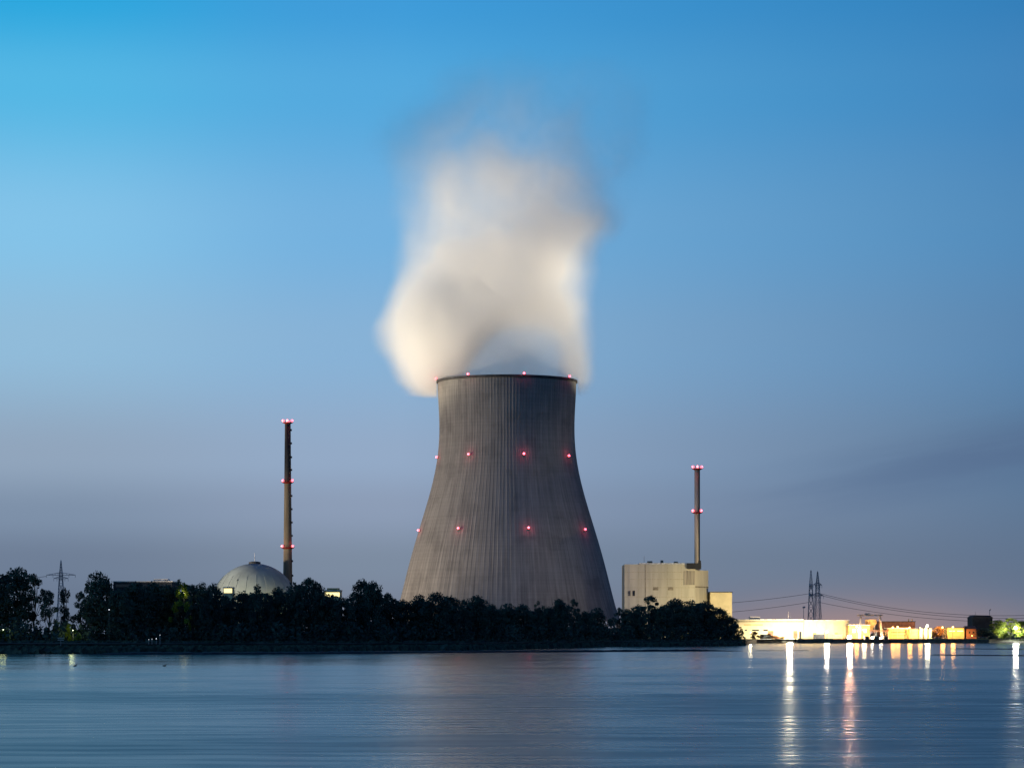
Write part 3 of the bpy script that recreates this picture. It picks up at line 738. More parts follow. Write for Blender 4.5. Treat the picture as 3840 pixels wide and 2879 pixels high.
for x in (3048, 3090, 3128): MB().box(wx(x) - o0, wx(x + 12) - o0, -1.15, -1.003, 0.1, 3.6).build('door', MT['orange'], e)
for x in (3030, 3062, 3094, 3126, 3158): MB().box(wx(x) - o0, wx(x) - o0 + .5, -1.35, -1.003, 0, h2 - .3).build('pilaster', MT['cream'], e)
MB().box(wx(2815) - o0, wx(2852) - o0, 4, 12, h1 + .46, wz(2311) - BZ).build('roof_box', MT['whitepaint'], e)
MB().bar((wx(2958) - o0, 2, h1), (wx(2958) - o0, 2, wz(2292) - BZ), 0.12, 0.08).build('flagpole', MT['whitepaint'], e)
MB().bar((wx(2965) - o0, 3, h1), (wx(2965) - o0, 3, wz(2296) - BZ), 0.1, 0.06).build('flagpole', MT['steel'], e)
# quay
q0 = at(2985, 0, 1462)[0]; q1 = at(3690, 0, 1470)[0]
e = empty('quay_wall', ((q0 + q1) / 2, 1455, 0), 'dark concrete quay wall along the water below the lit works', 'wall'); hh = (q1 - q0) / 2
MB().box(-hh, hh, 0, 6, -1, 2.05).build('wall', MT['quay'], e)
MB().box(-hh, hh, -.25, 1.0, 2.053, 2.35).build('coping', MT['orange'], e)
for k in range(48):
    xk = -hh + 1 + k * (2 * hh - 2) / 47; MB().bar((xk, .3, 2.35), (xk, .3, 3.35), 0.06, n=4).build('rail_post', MT['steel'], e)
MB().bar((-hh + 1, .3, 3.35), (hh - 1, .3, 3.35), 0.06, n=4).bar((-hh + 1, .3, 2.9), (hh - 1, .3, 2.9), 0.04, n=4).build('handrail', MT['steel'], e)
# gantry crane
GD = 1500.0; e = empty('gantry_crane', at(3262, 2402, GD)[:2] + (BZ,), 'pale gantry crane with splayed legs over the lit weir', 'crane'); g0 = at(3262, 0, GD)[0]
gz = lambda y: at(0, y, GD)[2] - BZ
gxf = lambda x: at(x, 0, GD)[0] - g0
for xa, xb in ((3221, 3229), (3308, 3300)):
    for yo in (-3, 3):
        MB().bar((gxf(xa), yo, 0), (gxf(xb), yo * .6, gz(2306)), 0.36, 0.28).build('leg', MT['whitepaint'], e)
MB().box(gxf(3216), gxf(3308), -2.2, -1.5, gz(2309), gz(2303)).box(gxf(3216), gxf(3308), 1.5, 2.2, gz(2309), gz(2303)).build('girder', MT['whitepaint'], e)
MB().box(gxf(3226), gxf(3304), -1.9, -1.6, gz(2318), gz(2316)).build('tie_beam', MT['whitepaint'], e)
MB().box(gxf(3244), gxf(3262), -1.4, 1.4, gz(2310), gz(2298)).build('trolley', MT['whitepaint'], e)
# hopper under it
e = empty('hopper', at(3266, 0, GD + 22)[:1] + (GD + 22, BZ), 'funnel shaped pale hopper beneath the gantry crane', 'hopper')
zt = at(0, 2322, GD + 22)[2] - BZ
MB().lathe([(1.0, 4.5), (1.2, zt - 5), (3.2, zt - 2.2), (3.2, zt)], 20).build('funnel', MT['orange'], e)
for a in range(4): MB().bar((2.8 * cos(a * pi / 2 + .7), 2.8 * sin(a * pi / 2 + .7), 0), (2.8 * cos(a * pi / 2 + .7), 2.8 * sin(a * pi / 2 + .7), zt - 2), 0.2).build('leg', MT['steel'], e)
# brown hall behind, orange hall in front, silos, cream block, red house, dark block
def bld(name, x0, x1, ytop, d, depth, m, label, windows=(), wm='glass', roof='roofdark', cat='building', pil=0, gable=False):
    X0 = at(x0, 0, d)[0]; X1 = at(x1, 0, d)[0]; zt = at(0, ytop, d)[2] - BZ; c0 = (X0 + X1) / 2; hw = (X1 - X0) / 2
    e = empty(name, (c0, d, BZ), label, cat)
    MB().box(-hw, hw, 0, depth, 0, zt).build('wall', m, e)
    if gable:
        MB().add([(-hw - .4, -.4, zt + .003), (hw + .4, -.4, zt + .003), (hw + .4, depth + .4, zt + .003), (-hw - .4, depth + .4, zt + .003), (-hw - .2, depth / 2, zt + gable), (hw + .2, depth / 2, zt + gable)],
                 [(0, 1, 5, 4), (3, 2, 5, 4)[::-1], (0, 4, 3), (1, 2, 5), (0, 3, 2, 1)]).build('roof', MT[roof], e)
    else: MB().box(-hw - .25, hw + .25, -.3, depth + .3, zt + .003, zt + .4).build('roof', MT[roof], e)
    for (a, b, ya, yb) in windows:
        w = MB().box(at(a, 0, d)[0] - c0, at(b, 0, d)[0] - c0, -.12, -.003, at(0, yb, d)[2] - BZ, at(0, ya, d)[2] - BZ).build('window', MT['seam'], e)
        MB().box(at(a, 0, d)[0] - c0 + .1, at(b, 0, d)[0] - c0 - .1, -.17, -.123, at(0, yb, d)[2] - BZ + .12, at(0, ya, d)[2] - BZ - .12).build('pane', MT[wm], w)
    for k in range(pil):
        xk = -hw + .5 + k * (2 * hw - 1) / max(1, pil - 1); MB().box(xk - .22, xk + .22, -.35, -.003, 0, zt - .2).build('pilaster', m, e)
    return e, hw, zt
e, hw, zt = bld('generator_hall', 3292, 3432, 2331, 1560, 22, MT['brick'], 'red brown flat roofed hall rising behind the orange lit works')
for x in (3411, 3424): MB().bar((at(x, 0, 1560)[0] - e.location.x, 4, zt), (at(x, 0, 1560)[0] - e.location.x, 4, zt + 1.6), .35, n=10).build('vent_pipe', MT['orange'], e)
for k in range(9): MB().box(-hw + 1 + k * 2.3, -hw + 1.25 + k * 2.3, -.2, -.003, .5, zt - .3).build('pilaster', MT['brick'], e)
bld('weir_house', 3183, 3262, 2344, 1512, 14, MT['orange'], 'squat ochre weir house right of the long works hall', [(3196, 3208, 2356, 2372), (3216, 3228, 2356, 2372), (3238, 3250, 2356, 2372)], 'yellow_glow', 'roofpale')
bld('orange_hall', 3332, 3406, 2356, 1500, 16, MT['orange'], 'orange lit hall with horizontal bands on the weir', [(3340, 3398, 2368, 2372), (3340, 3398, 2380, 2383)], 'glass', 'roofpale')
bld('pump_house', 3408, 3442, 2358, 1500, 12, MT['orange'], 'narrow ochre pump house with pilasters beside the silos', pil=4)
for k, (x, yt) in enumerate(((3452, 2354), (3472, 2352), (3489, 2356))):
    X0 = at(x, 0, 1500)[0]; zt = at(0, yt, 1500)[2] - BZ
    e = empty('silo', (X0, 1500, BZ), ['leftmost of the three cream silos on the weir', 'middle and tallest of the three cream silos on the weir', 'rightmost of the three cream silos on the weir'][k], 'silo', 'silos on the weir')
    MB().lathe([(1.15, 0), (1.15, zt - .7), (0.5, zt)], 18).build('tank', MT['cream'], e, False)
    MB().lathe([(1.25, zt - 1.0), (1.25, zt - .8)], 18, cap=False).build('hoop', MT['steel'], e)
bld('cream_block', 3552, 3616, 2354, 1500, 15, MT['cream'], 'cream box building with a long upper window strip near the works right end', [(3558, 3582, 2362, 2368), (3588, 3612, 2362, 2368)], 'yellow_glow')
bld('red_house', 3624, 3662, 2357, 1500, 12, MT['brick'], 'small red house with a dark pitched roof at the end of the quay', [(3632, 3639, 2366, 2375), (3647, 3654, 2366, 2375)], gable=1.6)
e, hw, zt = bld('grain_store', 3647, 3722, 2316, 1600, 18, MT['slate'], 'dark slab sided block with chamfered top standing left of the floodlit trees')
MB().add([(-hw, 0, zt + .41), (hw, 0, zt + .41), (hw, 18, zt + .41), (-hw, 18, zt + .41), (-hw + 1.2, 0.5, zt + 1.5), (hw - 1.4, .5, zt + 1.5), (hw - 1.4, 17, zt + 1.5), (-hw + 1.2, 17, zt + 1.5)],
         [(0, 3, 2, 1), (4, 5, 6, 7), (0, 1, 5, 4), (1, 2, 6, 5), (2, 3, 7, 6), (3, 0, 4, 7)]).build('roof_cap', MT['slate'], e)
MB().bar((-hw + 2.2, 3, zt), (-hw + 2.2, 3, zt + 3.6), .1).build('aerial', MT['steel'], e)
# weir pillars / gates below
for k, x in enumerate((3240, 3275, 3310)):
    X0 = at(x, 0, 1462)[0]
    e = empty('weir_pier', (X0, 1449, 0), ['leftmost concrete weir pier in front of the quay', 'middle concrete weir pier in front of the quay', 'rightmost concrete weir pier in front of the quay'][k], 'pier', 'weir piers')
    MB().prism([(-1, 0), (1, 0), (1, 6), (-1, 6), ], -1, 3.4).build('pier', MT['quay'], e); MB().box(-1.2, 1.2, -.2, 6, 3.403, 3.75).build('cap', MT['cream'], e)

# pipes, gates and yard clutter that break up the lit fronts
e = empty('pipe_bridge', (at(3297, 0, 1490)[0], 1490, BZ), 'dark pipe bridge on posts between the gantry crane and the orange hall', 'pipe bridge'); hw = 5.4
for xk in (-5, -1.7, 1.7, 5): MB().bar((xk, 0, 0), (xk, 0, 4.6), .14, n=6).build('post', MT['steel'], e)
for zk in (4.1, 4.5, 4.9): MB().bar((-hw, 0, zk), (hw, 0, zk), .16, n=8).build('pipe', MT['brick'], e)
for k, (x, hgt, m) in enumerate(((2872, 2.6, 'slate'), (2925, 2.4, 'brick'), (3072, 2.7, 'slate'), (3142, 2.5, 'orange'))):
    e = empty('yard_container', (at(x, 0, 1512)[0], 1512, BZ), ['dark steel container standing left of the brightest white lamp', 'red brown container right beside the brightest white lamp', 'dark container before the right half of the works hall', 'ochre container at the right end of the works hall'][k], 'container', 'containers in the works yard')
    MB().box(-3, 3, 0, 2.4, 0.15, hgt).build('body', MT[m], e)
    c_ = MB()
    for q_ in range(15): c_.box(-2.9 + q_ * .4, -2.75 + q_ * .4, -.07, -.003, .3, hgt - .2)
    c_.build('corrugation', MT[m], e); MB().box(-3.05, 3.05, -.08, 2.48, 0, .147).build('skid', MT['steel'], e)
for k, (x, y, w) in enumerate(((3320, 2362, 14), (3398, 2366, 12), (3546, 2360, 16))):
    X0, _, zt = at(x, y, 1492); e = empty('switch_tower', (X0, 1492, BZ), ['thin dark switch tower right of the gantry crane', 'thin dark switch tower between orange hall and pump house', 'dark switch tower left of the cream block'][k], 'switch tower', 'switch towers on the weir')
    lm = MB(); lattice(lm, 0, zt - BZ, .9, .5, 4, .12); lm.build('lattice_mast', MT['black'], e); MB().box(-.9, .9, -.9, .9, zt - BZ, zt - BZ + .8).build('cabin', MT['slate'], e)
for x0_, x1_ in ((2880, 2900), (2975, 2990)): MB().box(wx(x0_) - o0, wx(x1_) - o0, -.18, -.003, .1, 4.6).build('gate', MT['brick'], bpy.data.objects['works_hall'])
MB().box(wx(2750) - o0, wx(3012) - o0, -.14, -.003, h1 - 1.1, h1 - .6).build('gutter', MT['seam'], bpy.data.objects['works_hall'])

# ------------------------------------------------------------------ lamps of the works
def lamp(x, y, d, col, power, label, big=0.45, gm='sodium_glow', base=BZ, fw=1.2, wash=0.45, wy=None):
    X0, _, zt = at(x, y, d); e = empty('street_lamp', (X0, d, base), label, 'street lamp', 'lamps of the riverside works'); H = zt - base
    MB().bar((0, 0.6, 0), (0, 0.6, H + .3), 0.13, 0.08, 8).build('pole', MT['steel'], e)
    MB().bar((0, 0.6, H + .3), (0, -.1, H + .55), 0.06, n=6).build('arm', MT['steel'], e)
    hd = MB().box(-.45, .45, -.7, .3, H + .46, H + .62).build('lamp_head', MT['steel'], e)
    MB().ball((0, -.2, H + .46 - big * .9), big, 12, 8).build('bulb', MT[gm], hd, True)
    for k_, (pw, tgt, sz_) in enumerate(((power * fw, (0, -10, -2.2), 165), (power * wash, (0, 7.5, -6.5), 140))):
        l = bpy.data.lights.new('spot', 'SPOT'); l.energy = pw; l.color = col; l.spot_size = R(sz_); l.spot_blend = 0.5; l.shadow_soft_size = 1.3
        lo = bpy.data.objects.new('spot', l); COL.objects.link(lo); lo.parent = e
        lo.location = (0, -big - .9, H - big * .5) if k_ == 0 else (0, (big + .9) if wy is None else wy - d, H - .2)
        lo.rotation_euler = look_rot((0, 0, 0), tgt)
    return e
SOD = (1.0, 0.46, 0.09); WHT = (1.0, 0.86, 0.56)
LPS = [(2815, 2372, 1505, WHT, 7e3, 'lamp near the left end of the long works hall', .25, 'white_glow'),
       (2960, 2362, 1500, WHT, 1.5e5, 'brightest white lamp in front of the long works hall', .9, 'white_glow'),
       (3100, 2368, 1500, (1.0, .85, .62), 4.5e4, 'warm white lamp at the right half of the works hall', .55, 'white_glow'),
       (3185, 2384, 1480, (1.0, .58, .34), 1.7e5, 'glaring orange white lamp low on the quay beside the weir house', 1.25, 'white_glow'),
       (3212, 2350, 1505, SOD, 3e4, 'orange lamp between works hall and gantry crane', .5, 'sodium_glow'),
       (3240, 2362, 1490, (1, .8, .5), 3e4, 'orange white lamp under the left leg of the gantry crane', .5, 'white_glow'),
       (3272, 2390, 1475, (1, .86, .6), 6e4, 'low white lamp on the quay beneath the gantry crane', .9, 'white_glow'),
       (3303, 2392, 1475, (1, .86, .6), 4e4, 'low white lamp on the quay right of the gantry crane', .75, 'white_glow'),
       (3348, 2352, 1488, SOD, 2.6e4, 'leftmost orange lamp over the orange hall', .45, 'sodium_glow'),
       (3366, 2350, 1488, SOD, 2.6e4, 'second orange lamp over the orange hall', .45, 'sodium_glow'),
       (3411, 2353, 1488, SOD, 3e4, 'orange lamp in front of the narrow pump house', .45, 'sodium_glow'),
       (3450, 2354, 1488, SOD, 1.6e4, 'small orange lamp left of the silos', .35, 'sodium_glow'),
       (3477, 2345, 1488, WHT, 5e4, 'bright white lamp above the silos', .6, 'white_glow'),
       (3534, 2352, 1488, SOD, 3e4, 'orange lamp left of the cream block', .45, 'sodium_glow'),
       (3573, 2351, 1488, SOD, 3e4, 'orange lamp over the cream block', .45, 'sodium_glow'),
       (3645, 2384, 1488, SOD, 4e3, 'dim orange lamp by the small red house', .25, 'sodium_glow'),
       (3808, 2352, 1500, (1.0, .97, .80), 8e4, 'white lamp among the green trees at the right edge', .8, 'white_glow')]
for a in LPS: lamp(*a[:3], a[3], a[4], a[5], a[6], a[7], fw={2960: 1.7, 3100: 0.9, 3185: 3.0, 3808: 0.7, 3477: 0.15, 2815: 0.4}.get(a[0], 0.09), wash=1.0 if a[0] < 3150 else 0.7)

# ------------------------------------------------------------------ trees
def leaf_cloud(rnd, clumps, per, size):
    """many small leaf-spray quads over clump shells"""
    V = []; Fc = []
    for (cx0, cy0, cz0, rx_, rz_) in clumps:
        for _ in range(per):
            u = rnd.uniform(-1, 1); a = rnd.uniform(0, 2 * pi); s_ = math.sqrt(1 - u * u); k = rnd.uniform(0.55, 1.08) if rnd.random() < 0.85 else rnd.uniform(1.05, 1.28)
            p = np.array((cx0 + rx_ * k * s_ * cos(a), cy0 + rx_ * k * s_ * sin(a), cz0 + rz_ * k * u))
            t1 = np.array([rnd.gauss(0, 1) for _ in range(3)]); t1 /= np.linalg.norm(t1)
            t2 = np.cross(t1, [rnd.gauss(0, 1) for _ in range(3)]); t2 /= max(1e-6, np.linalg.norm(t2))
            sz_ = size * rnd.uniform(0.6, 1.35); b = len(V)
            V += [tuple(p - t1 * sz_ - t2 * sz_ * .35), tuple(p + t1 * sz_ * .2 - t2 * sz_ * .6), tuple(p + t1 * sz_), tuple(p - t1 * sz_ * .1 + t2 * sz_ * .6)]
            Fc.append((b, b + 1, b + 2, b + 3))
    return V, Fc
def make_variant(kind, seed):
    """unit tree: height 10, half width about 3; returns (crown mesh, trunk mesh)"""
    rnd = random.Random(seed); cl = []
    if kind == 'round':
        base, wr = 2.0, 3.0
        for _ in range(12): cl.append((rnd.uniform(-1.6, 1.6), rnd.uniform(-1.6, 1.6), rnd.uniform(1.6, 8.2), rnd.uniform(1.2, 1.6), rnd.uniform(.8, 1.1)))
        for _ in range(34):
            t = rnd.random(); z = 2.6 + 6.6 * t; env = math.sin(pi * min(1, 0.18 + 0.78 * t)) ** 0.6 * wr * 0.78; a = rnd.uniform(0, 2 * pi); q = rnd.uniform(0.2, 1) ** .6
            r = rnd.uniform(0.7, 1.1); cl.append((env * q * cos(a), env * q * sin(a), min(z, 9.9 - r * .52), r, r * .55))
        cl.append((0.2, 0, 9.3, 1.1, .6)); cl.append((-1.0, .4, 8.7, 1.2, .7)); cl.append((1.3, -.3, 8.5, 1.1, .6)); per, size = 95, 0.2
    elif kind == 'tall':
        for _ in range(20):
            t = rnd.random(); z = 1.8 + 7.4 * t; env = (0.55 + 0.45 * math.sin(pi * t)) * 2.0; a = rnd.uniform(0, 2 * pi); q = rnd.uniform(0.1, 1)
            r = rnd.uniform(0.55, 0.95); cl.append((env * q * cos(a), env * q * sin(a), min(z, 9.8 - r), r, r * 1.1))
        cl.append((0, 0, 9.2, .7, .8)); per, size = 115, 0.2
    elif kind == 'loose':
        for _ in range(26):
            t = rnd.random() ** .8; z = 2.2 + 7.2 * t; env = math.sin(pi * (0.22 + 0.72 * t)) ** .8 * 3.0; a = rnd.uniform(0, 2 * pi); q = rnd.uniform(0.3, 1.05)
            r = rnd.uniform(0.38, 0.72); cl.append((env * q * cos(a), env * q * sin(a), min(z, 9.9 - r), r, r * .8))
        cl.append((-.1, 0, 9.4, .55, .55)); per, size = 100, 0.17
    else:  # bush
        for _ in range(16):
            t = rnd.random(); z = 0.8 + 8.0 * t; env = math.cos(pi / 2 * t) ** .6 * 4.2; a = rnd.uniform(0, 2 * pi); q = rnd.uniform(0.0, 1)
            r = rnd.uniform(1.0, 1.7); cl.append((env * q * cos(a), env * q * sin(a), min(z, 9.6 - r), r, r * .9))
        per, size = 130, 0.3
    V, Fc = leaf_cloud(rnd, cl, per, size)
    tb = MB(); top = 7.6 if kind != 'bush' else 3.0
    pts = [(0, 0, -0.3)]
    for k in range(1, 6): pts.append((rnd.uniform(-.15, .15) * k * .5, rnd.uniform(-.15, .15) * k * .5, top * k / 5))
    w = 0.26 if kind != 'bush' else 0.2
    for k in range(5): tb.bar(pts[k], pts[k + 1], w * (1 - k * .17), w * (1 - (k + 1) * .17), 7)
    for c_ in cl[::2]:
        k = min(4, max(1, int(c_[2] / 10 * 5) - 1)); p = pts[k]; tb.bar(p, (c_[0] * .85, c_[1] * .85, c_[2]), 0.09, 0.03, 5)
    cm = bpy.data.meshes.new('crown'); cm.from_pydata(V, [], Fc)
    tm = bpy.data.meshes.new('trunk'); tm.from_pydata(tb.v, [], tb.f); tm.materials.append(MT['bark'])
    return cm, tm
VAR = {}
for kind, n in (('round', 5), ('tall', 4), ('loose', 4), ('bush', 3)):
    VAR[kind] = [make_variant(kind, 100 + 17 * i + len(kind)) for i in range(n)]
vcount = {k: 0 for k in VAR}
CR = {}
def crown_mesh(kind, i, leaf):
    key = (kind, i, leaf)
    if key not in CR:
        m = VAR[kind][i][0] if leaf == 'leaf' else VAR[kind][i][0].copy()
        if not m.materials: m.materials.append(MT[leaf])
        else: m.materials[0] = MT[leaf]
        CR[key] = m
    return CR[key]
for kind in VAR:
    for i in range(len(VAR[kind])): crown_mesh(kind, i, 'leaf')
def tree(x, ytop, w, kind, label, d=None, leaf='leaf', name='tree', group='trees along the dark bank', rnd=random.Random(5)):
    """x, top row and width in photo pixels"""
    if d is None: d = shore(x) + rnd.uniform(40, 62)
    X0, _, zt = at(x, ytop, d); bz = bank_z(x) - .05; H = (zt - bz) / (9.95 if kind != 'bush' else 9.9); hw = (1.26 if kind == 'round' else 1.18) * w / 2 / px(d) / (3.1 if kind in ('round', 'loose') else 2.25 if kind == 'tall' else 4.6)
    i = vcount[kind] % len(VAR[kind]); vcount[kind] += 1
    e = empty(name, (X0, d, bz), label, 'bush' if kind == 'bush' else 'tree', group)
    e.scale = (hw, hw, H); e.rotation_euler = (0, 0, rnd.uniform(0, 6.28))
    c = bpy.data.objects.new('crown', crown_mesh(kind, i, leaf)); COL.objects.link(c); c.parent = e
    t = bpy.data.objects.new('trunk', VAR[kind][i][1]); COL.objects.link(t); t.parent = e
    return e
TREES = [
 (-10, 2152, 130, 'round', 'half cropped tree at the extreme left edge of the bank'),
 (62, 2127, 130, 'round', 'tall broad tree, the highest crown at the far left'),
 (128, 2150, 95, 'loose', 'loose tree shouldering the tall far left tree on its right'),
 (184, 2214, 70, 'loose', 'short ragged tree just left of the left pylon'),
 (242, 2202, 42, 'tall', 'narrow spindly tree under the left pylon'),
 (305, 2216, 74, 'loose', 'low loose tree right of the pylon, leaning on a taller tree'),
 (364, 2138, 112, 'round', 'tall tree with three rounded tops between pylon and turbine hall'),
 (398, 2160, 60, 'tall', 'slim right shoulder of the three topped tree'),
 (450, 2206, 92, 'round', 'low tree in front of the left end of the turbine hall roof'),
 (512, 2181, 112, 'round', 'tree below the middle of the turbine hall roof line'),
 (578, 2180, 106, 'round', 'tree at the right end of the turbine hall roof line'),
 (622, 2192, 84, 'round', 'lower tree in the dip right of the turbine hall'),
 (672, 2172, 84, 'loose', 'tree whose loose crown glows yellow green from a lamp behind'),
 (722, 2190, 74, 'loose', 'see-through tree right of the yellow green glow'),
 (757, 2179, 70, 'round', 'first of two equal tops left of the dome'),
 (797, 2184, 74, 'round', 'second of two equal tops left of the dome'),
 (848, 2232, 66, 'loose', 'low tree under the small lamp glow left of the dome'),
 (914, 2216, 84, 'round', 'low round tree before the left half of the dome'),
 (965, 2189, 60, 'tall', 'pointed tree standing before the middle of the dome'),
 (1002, 2222, 64, 'loose', 'low ragged tree before the dome, right of the pointed one'),
 (1044, 2200, 78, 'round', 'rounded tree before the right half of the dome'),
 (1108, 2184, 60, 'loose', 'loose tree at the foot of the tall chimney'),
 (1160, 2163, 98, 'loose', 'tall airy tree just right of the tall chimney'),
 (1192, 2185, 64, 'round', 'right shoulder of the airy tree beside the chimney'),
 (1238, 2222, 78, 'round', 'low tree beneath the small yellow building'),
 (1292, 2238, 78, 'round', 'low tree in the dip before the clump left of the cooling tower'),
 (1358, 2170, 92, 'round', 'tall tree, the highest between chimney and cooling tower'),
 (1402, 2177, 74, 'round', 'right neighbour of the highest tree between chimney and cooling tower'),
 (1455, 2221, 80, 'loose', 'sloping tree at the lower left edge of the cooling tower'),
 (1507, 2247, 72, 'round', 'low tree where the cooling tower edge meets the trees, left'),
 (1572, 2226, 88, 'round', 'left part of the wide domed tree before the cooling tower'),
 (1632, 2217, 108, 'round', 'wide domed tree before the left third of the cooling tower'),
 (1690, 2232, 74, 'round', 'right part of the wide domed tree before the cooling tower'),
 (1740, 2246, 64, 'loose', 'small ragged tree between two domed trees under the cooling tower'),
 (1784, 2230, 86, 'round', 'domed tree left of the middle of the cooling tower'),
 (1842, 2264, 74, 'round', 'low tree on the falling slope under the middle of the tower'),
 (1902, 2259, 76, 'round', 'low even tree at the middle of the cooling tower'),
 (1962, 2262, 76, 'round', 'low tree right of the middle of the cooling tower'),
 (2018, 2252, 62, 'loose', 'small loose crowned tree before the right half of the tower'),
 (2058, 2274, 60, 'round', 'lowest tree in the dip before the right half of the tower'),
 (2094, 2245, 72, 'round', 'upright round tree, left of the gap before the tower'),
 (2152, 2244, 46, 'loose', 'slender see-through tree, right of the gap before the tower'),
 (2196, 2290, 56, 'round', 'low tree right of the slender see-through tree'),
 (2238, 2276, 66, 'round', 'flat topped tree near the lower right edge of the tower'),
 (2288, 2314, 56, 'bush', 'low bush in the gap at the lower right edge of the tower'),
 (2322, 2277, 48, 'loose', 'small tree where the tower edge meets the bank, right'),
 (2352, 2280, 56, 'round', 'small round tree below the left corner of the beige hall'),
 (2394, 2266, 66, 'round', 'tree rising below the two windows of the beige hall'),
 (2442, 2231, 84, 'loose', 'highest tree of the right clump, with gaps in its crown'),
 (2490, 2266, 64, 'round', 'tree in the notch right of the highest tree of the right clump'),
 (2536, 2243, 86, 'round', 'broad tree in the middle of the right clump'),
 (2590, 2246, 78, 'round', 'broad tree right of the middle of the right clump'),
 (2642, 2251, 80, 'round', 'tree below the corner of the beige hall and its annex'),
 (2694, 2276, 74, 'round', 'sloping tree before the pale annex'),
 (2732, 2308, 64, 'round', 'lower tree at the right end of the clump'),
 (2764, 2338, 50, 'loose', 'last ragged tree of the clump, next to the works hall'),
]
for a in TREES: tree(*a)
# second row fills the crowns from behind
rb = random.Random(21)
SKY_ = sorted([(t[0], t[1]) for t in TREES]); skx = np.array([s[0] for s in SKY_], float); sky_ = np.array([s[1] for s in SKY_], float)
# undergrowth and wood behind: nobody can count it
def wood(name, x0, x1, step, dfun, topfun, leaf, seed, size, per, label, zb=None):
    rnd = random.Random(seed); cl = []
    x = x0
    while x < x1:
        d = dfun(x) + rnd.uniform(-8, 12); top = at(0, topfun(x) + rnd.uniform(-3, 14), d)[2]; b = (zb if zb is not None else bank_z(x)) - .1; X0 = at(x, 0, d)[0]
        r = rnd.uniform(1.6, 2.6); z = b + r * .5
        while z < top - r * .7:
            cl.append((X0 + rnd.uniform(-1.5, 1.5), d + rnd.uniform(-2, 2), z, r, r * .9)); z += r * 1.1
        x += step * rnd.uniform(.6, 1.3)
    V, Fc = leaf_cloud(rnd, cl, per, size)
    mb = MB(); mb.v = V; mb.f = Fc
    return tag(mb.build(name, MT[leaf]), label, 'undergrowth', kind='stuff')
wood('woodland', 415, 2270, 20, lambda x: shore(x) + 74, lambda x: max(float(np.interp(x, skx, sky_)), float(np.interp(x - 25, skx, sky_)), float(np.interp(x + 25, skx, sky_))) + (4 if x < 1500 else 16), 'leaf', 5, 0.5, 110, 'dark continuous woodland behind the front row of trees')
wood('woodland', 2330, 2750, 20, lambda x: shore(x) + 80, lambda x: max(float(np.interp(x, skx, sky_)), float(np.interp(x - 25, skx, sky_)), float(np.interp(x + 25, skx, sky_))) + 4, 'leaf', 6, 0.5, 110, 'dark woodland behind the right clump of trees')
wood('undergrowth', -60, 2780, 13, lambda x: shore(x) + 42, lambda x: (2335 + 18 * math.sin(x * .05) + 10 * math.sin(x * .13)) if x < 420 else 2335, 'leaf', 8, 0.55, 42, 'dark scrub at the foot of the trees along the bank')
wood('distant_wood', -600, 4600, 26, lambda x: 3300, lambda x: 2352, 'leaf', 9, 2.2, 16, 'low distant wood on the horizon', zb=2.0)

rg = random.Random(31); V = []; Fc = []
for k in range(5200):
    x = rg.uniform(-80, 2790); dd = rg.choice((rg.uniform(0.5, 3), rg.uniform(3, 24), rg.uniform(31, 40))); d = shore(x) + dd
    X0 = at(x, 0, d)[0]; z = 0.1 + bank_z(x) * (0.45 if dd < 25 else 1.0) * min(1, dd / 12 + .15) if dd < 25 else bank_z(x)
    h = rg.uniform(.35, 1.0) * (1.5 if dd < 3 else 1); w = rg.uniform(.5, 1.6); a = rg.uniform(-.8, .8); b = len(V)
    V += [(X0 - w * cos(a), d - w * sin(a), z - .3), (X0 + w * cos(a), d + w * sin(a), z - .3), (X0 + w * .6, d + rg.uniform(-.4, .4), z + h), (X0 - w * .5, d, z + h * rg.uniform(.5, 1))]; Fc.append((b, b + 1, b + 2, b + 3))
mb = MB(); mb.v = V; mb.f = Fc
tag(mb.build('bank_grass', MT['leaf']), 'dark rough grass on the river embankment', 'grass', kind='stuff')
mb = MB(); a0 = at(2985, 0, 1461)[0]; a1 = at(3700, 0, 1461)[0]
mb.v = [(a0, 1461.01, 2.06), (a1, 1461.01, 2.06), (a1 + 12, 1600, 2.06), (a0 - 22, 1600, 2.06)]; mb.f = [(0, 1, 2, 3)]
tag(mb.build('pavement', mat('works_yard_concrete', (0.42, 0.33, 0.20), 0.85, 0.3, amt=0.2)), kind='structure')

# trees and bushes of the right bank
G2 = 'trees of the right bank'
tree(3520, 2347, 44, 'round', 'dark red brown tree between the silos and the cream block', 1496, 'leaf_brown', group=G2)
tree(3503, 2368, 30, 'bush', 'small orange lit bush right of the silos', 1485, 'leaf_brown', 'bush', group=G2)
tree(3690, 2352, 60, 'round', 'dark tree before the dark chamfered block', 1490, 'leaf', group=G2)
tree(3742, 2322, 64, 'round', 'tree with a bright green lit left side, left of the white lamp', 1512, 'leaf_lit', group=G2)
tree(3790, 2316, 66, 'loose', 'tallest green tree behind the white lamp at the right edge', 1522, 'leaf_lit', group=G2)
tree(3832, 2326, 60, 'round', 'green lit tree cut by the right edge of the photo', 1508, 'leaf_lit', group=G2)
tree(3775, 2368, 46, 'bush', 'low dark bush left below the white lamp', 1494, 'leaf_lit', 'bush', group=G2)
tree(3712, 2372, 60, 'bush', 'dark low bush at the foot of the dark block', 1488, 'leaf', 'bush', group=G2)
for x, y, w, l in ((2828, 2364, 40, 'red brown bush, the tallest before the works hall left end'), (2858, 2378, 34, 'low red brown bush second from the left before the works hall'),
                   (2884, 2374, 34, 'middle red brown bush before the works hall'), (2908, 2382, 30, 'small red brown bush fourth from the left before the works hall'),
                   (2936, 2386, 34, 'greenish low bush just left of the brightest white lamp')):
    tree(x, y, w, 'bush', l, 1462, 'leaf_brown' if x < 2930 else 'leaf_lit', 'bush', group='bushes before the works hall')
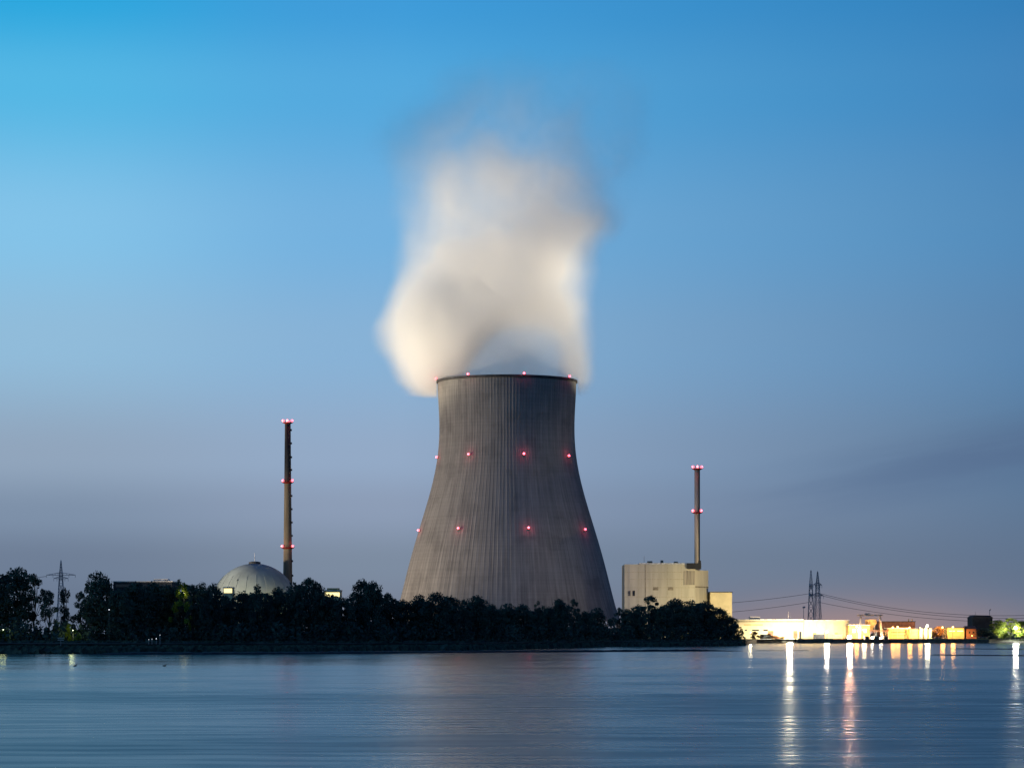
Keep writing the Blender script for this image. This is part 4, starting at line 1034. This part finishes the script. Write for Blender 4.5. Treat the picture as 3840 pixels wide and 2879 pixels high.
tree(2770, 2372, 34, 'bush', 'yellow lit bush at the tip of the dark clump', 1190, 'leaf_lit', 'bush', group=G2)

# small lamps half hidden in the left trees, lighting leaves from behind
def bank_lamp(x, y, d, power, label, col=(0.92, 1.0, 0.42), r=0.20, gm='dim_glow'):
    X0, _, zt = at(x, y, d); base = bank_z(x); e = empty('path_lamp', (X0, d, base), label, 'lamp', 'small lamps in the left trees'); H = max(1.0, zt - base)
    MB().bar((0, 0, 0), (0, 0, H), 0.08, 0.06, 6).build('pole', MT['steel'], e)
    MB().ball((0, 0, H + r), r, 10, 6).build('bulb', MT[gm], e, True)
    l = bpy.data.lights.new('point', 'POINT'); l.energy = power * .22; l.color = col; l.shadow_soft_size = 0.9
    lo = bpy.data.objects.new('point', l); COL.objects.link(lo); lo.parent = e; lo.location = (0, -.7, H + r)
bank_lamp(12, 2364, 722.5, 900, 'small lamp lighting leaves yellow green at the far left edge')
bank_lamp(274, 2366, 724.5, 1100, 'small lamp lighting a bush yellow green below the left pylon')
bank_lamp(690, 2226, 743.5, 1600, 'tall lamp lighting the crown yellow green left of the dome', (1.0, .93, .5), r=0.2)
for x, w in ((15, 60), (44, 30)): tree(x, 2358 + (x == 44) * 6, w, 'bush', 'yellow green lit bush at the far left edge' if x == 15 else 'small yellow green bush, second from the left edge', 720 if x == 15 else 726, 'leaf_lit', 'bush', group='lit bushes in the left trees')
tree(282, 2356, 44, 'bush', 'yellow green lit bush below the left pylon', 722, 'leaf_lit', 'bush', group='lit bushes in the left trees')
tree(258, 2330, 30, 'bush', 'pale green lit bush beside the lamp under the pylon', 728, 'leaf_lit', 'bush', group='lit bushes in the left trees')
tree(688, 2184, 84, 'loose', 'added lit crown showing the yellow green glow left of the dome', 743, 'leaf_lit', group='lit bushes in the left trees')  # extra crown added to carry the lamp glow of the neighbouring tree
for k, (x, y) in enumerate(((558, 2398), (570, 2396), (586, 2395), (600, 2381))):
    bank_lamp(x, y, 712, 5, ['leftmost', 'second from left', 'third and brightest', 'rightmost and highest'][k] + ' of four tiny white lamps on the bank', (0.85, .92, 1), 0.07 + 0.04 * (k == 2))
bank_lamp(409, 2287, 735, 20, 'single pale lamp seen through the trees left of the turbine hall', (0.85, .92, 1), 0.14)

# river mark post with two boards
e = empty('river_mark', (at(228, 0, 700)[0], 700, 0.8), 'thin pale river mark post with two crossboards on the left bank', 'sign post')
MB().bar((0, 0, 0), (0, 0, 3.3), 0.06, n=6).build('post', MT['steel'], e)
for z in (2.6, 3.1): MB().box(-.8, .8, -.1, -.06, z - .09, z + .09).build('crossboard', MT['roofpale'], e)

# water birds
def bird(x, y, label):
    d = CAMZ * F / (y - Y0); X0 = (x - CX) / F * d
    e = empty('water_bird', (X0, d, 0), label, 'bird', 'birds resting on the water')
    b = MB(); b.ball((0, 0, .08), .16, 12, 8, .75)
    b.v = [(vx * 1.7 + (0.04 if vz > .12 else 0), vy, vz + (0.05 * (vx < -.18))) for vx, vy, vz in b.v]
    b.bar((.20, 0, .12), (.27, 0, .30), .05, .04, 8); b.ball((.29, 0, .32), .065, 10, 6); b.bar((.33, 0, .32), (.42, 0, .30), .02, .01, 5)
    b.build('body', MT['bird'], e, True)
bird(281, 2497, 'small dark water bird, leftmost, afloat before the left bank')
bird(616, 2497, 'small dark water bird afloat below the turbine hall')
bird(3742, 2431, 'small dark water bird afloat near the right bank')
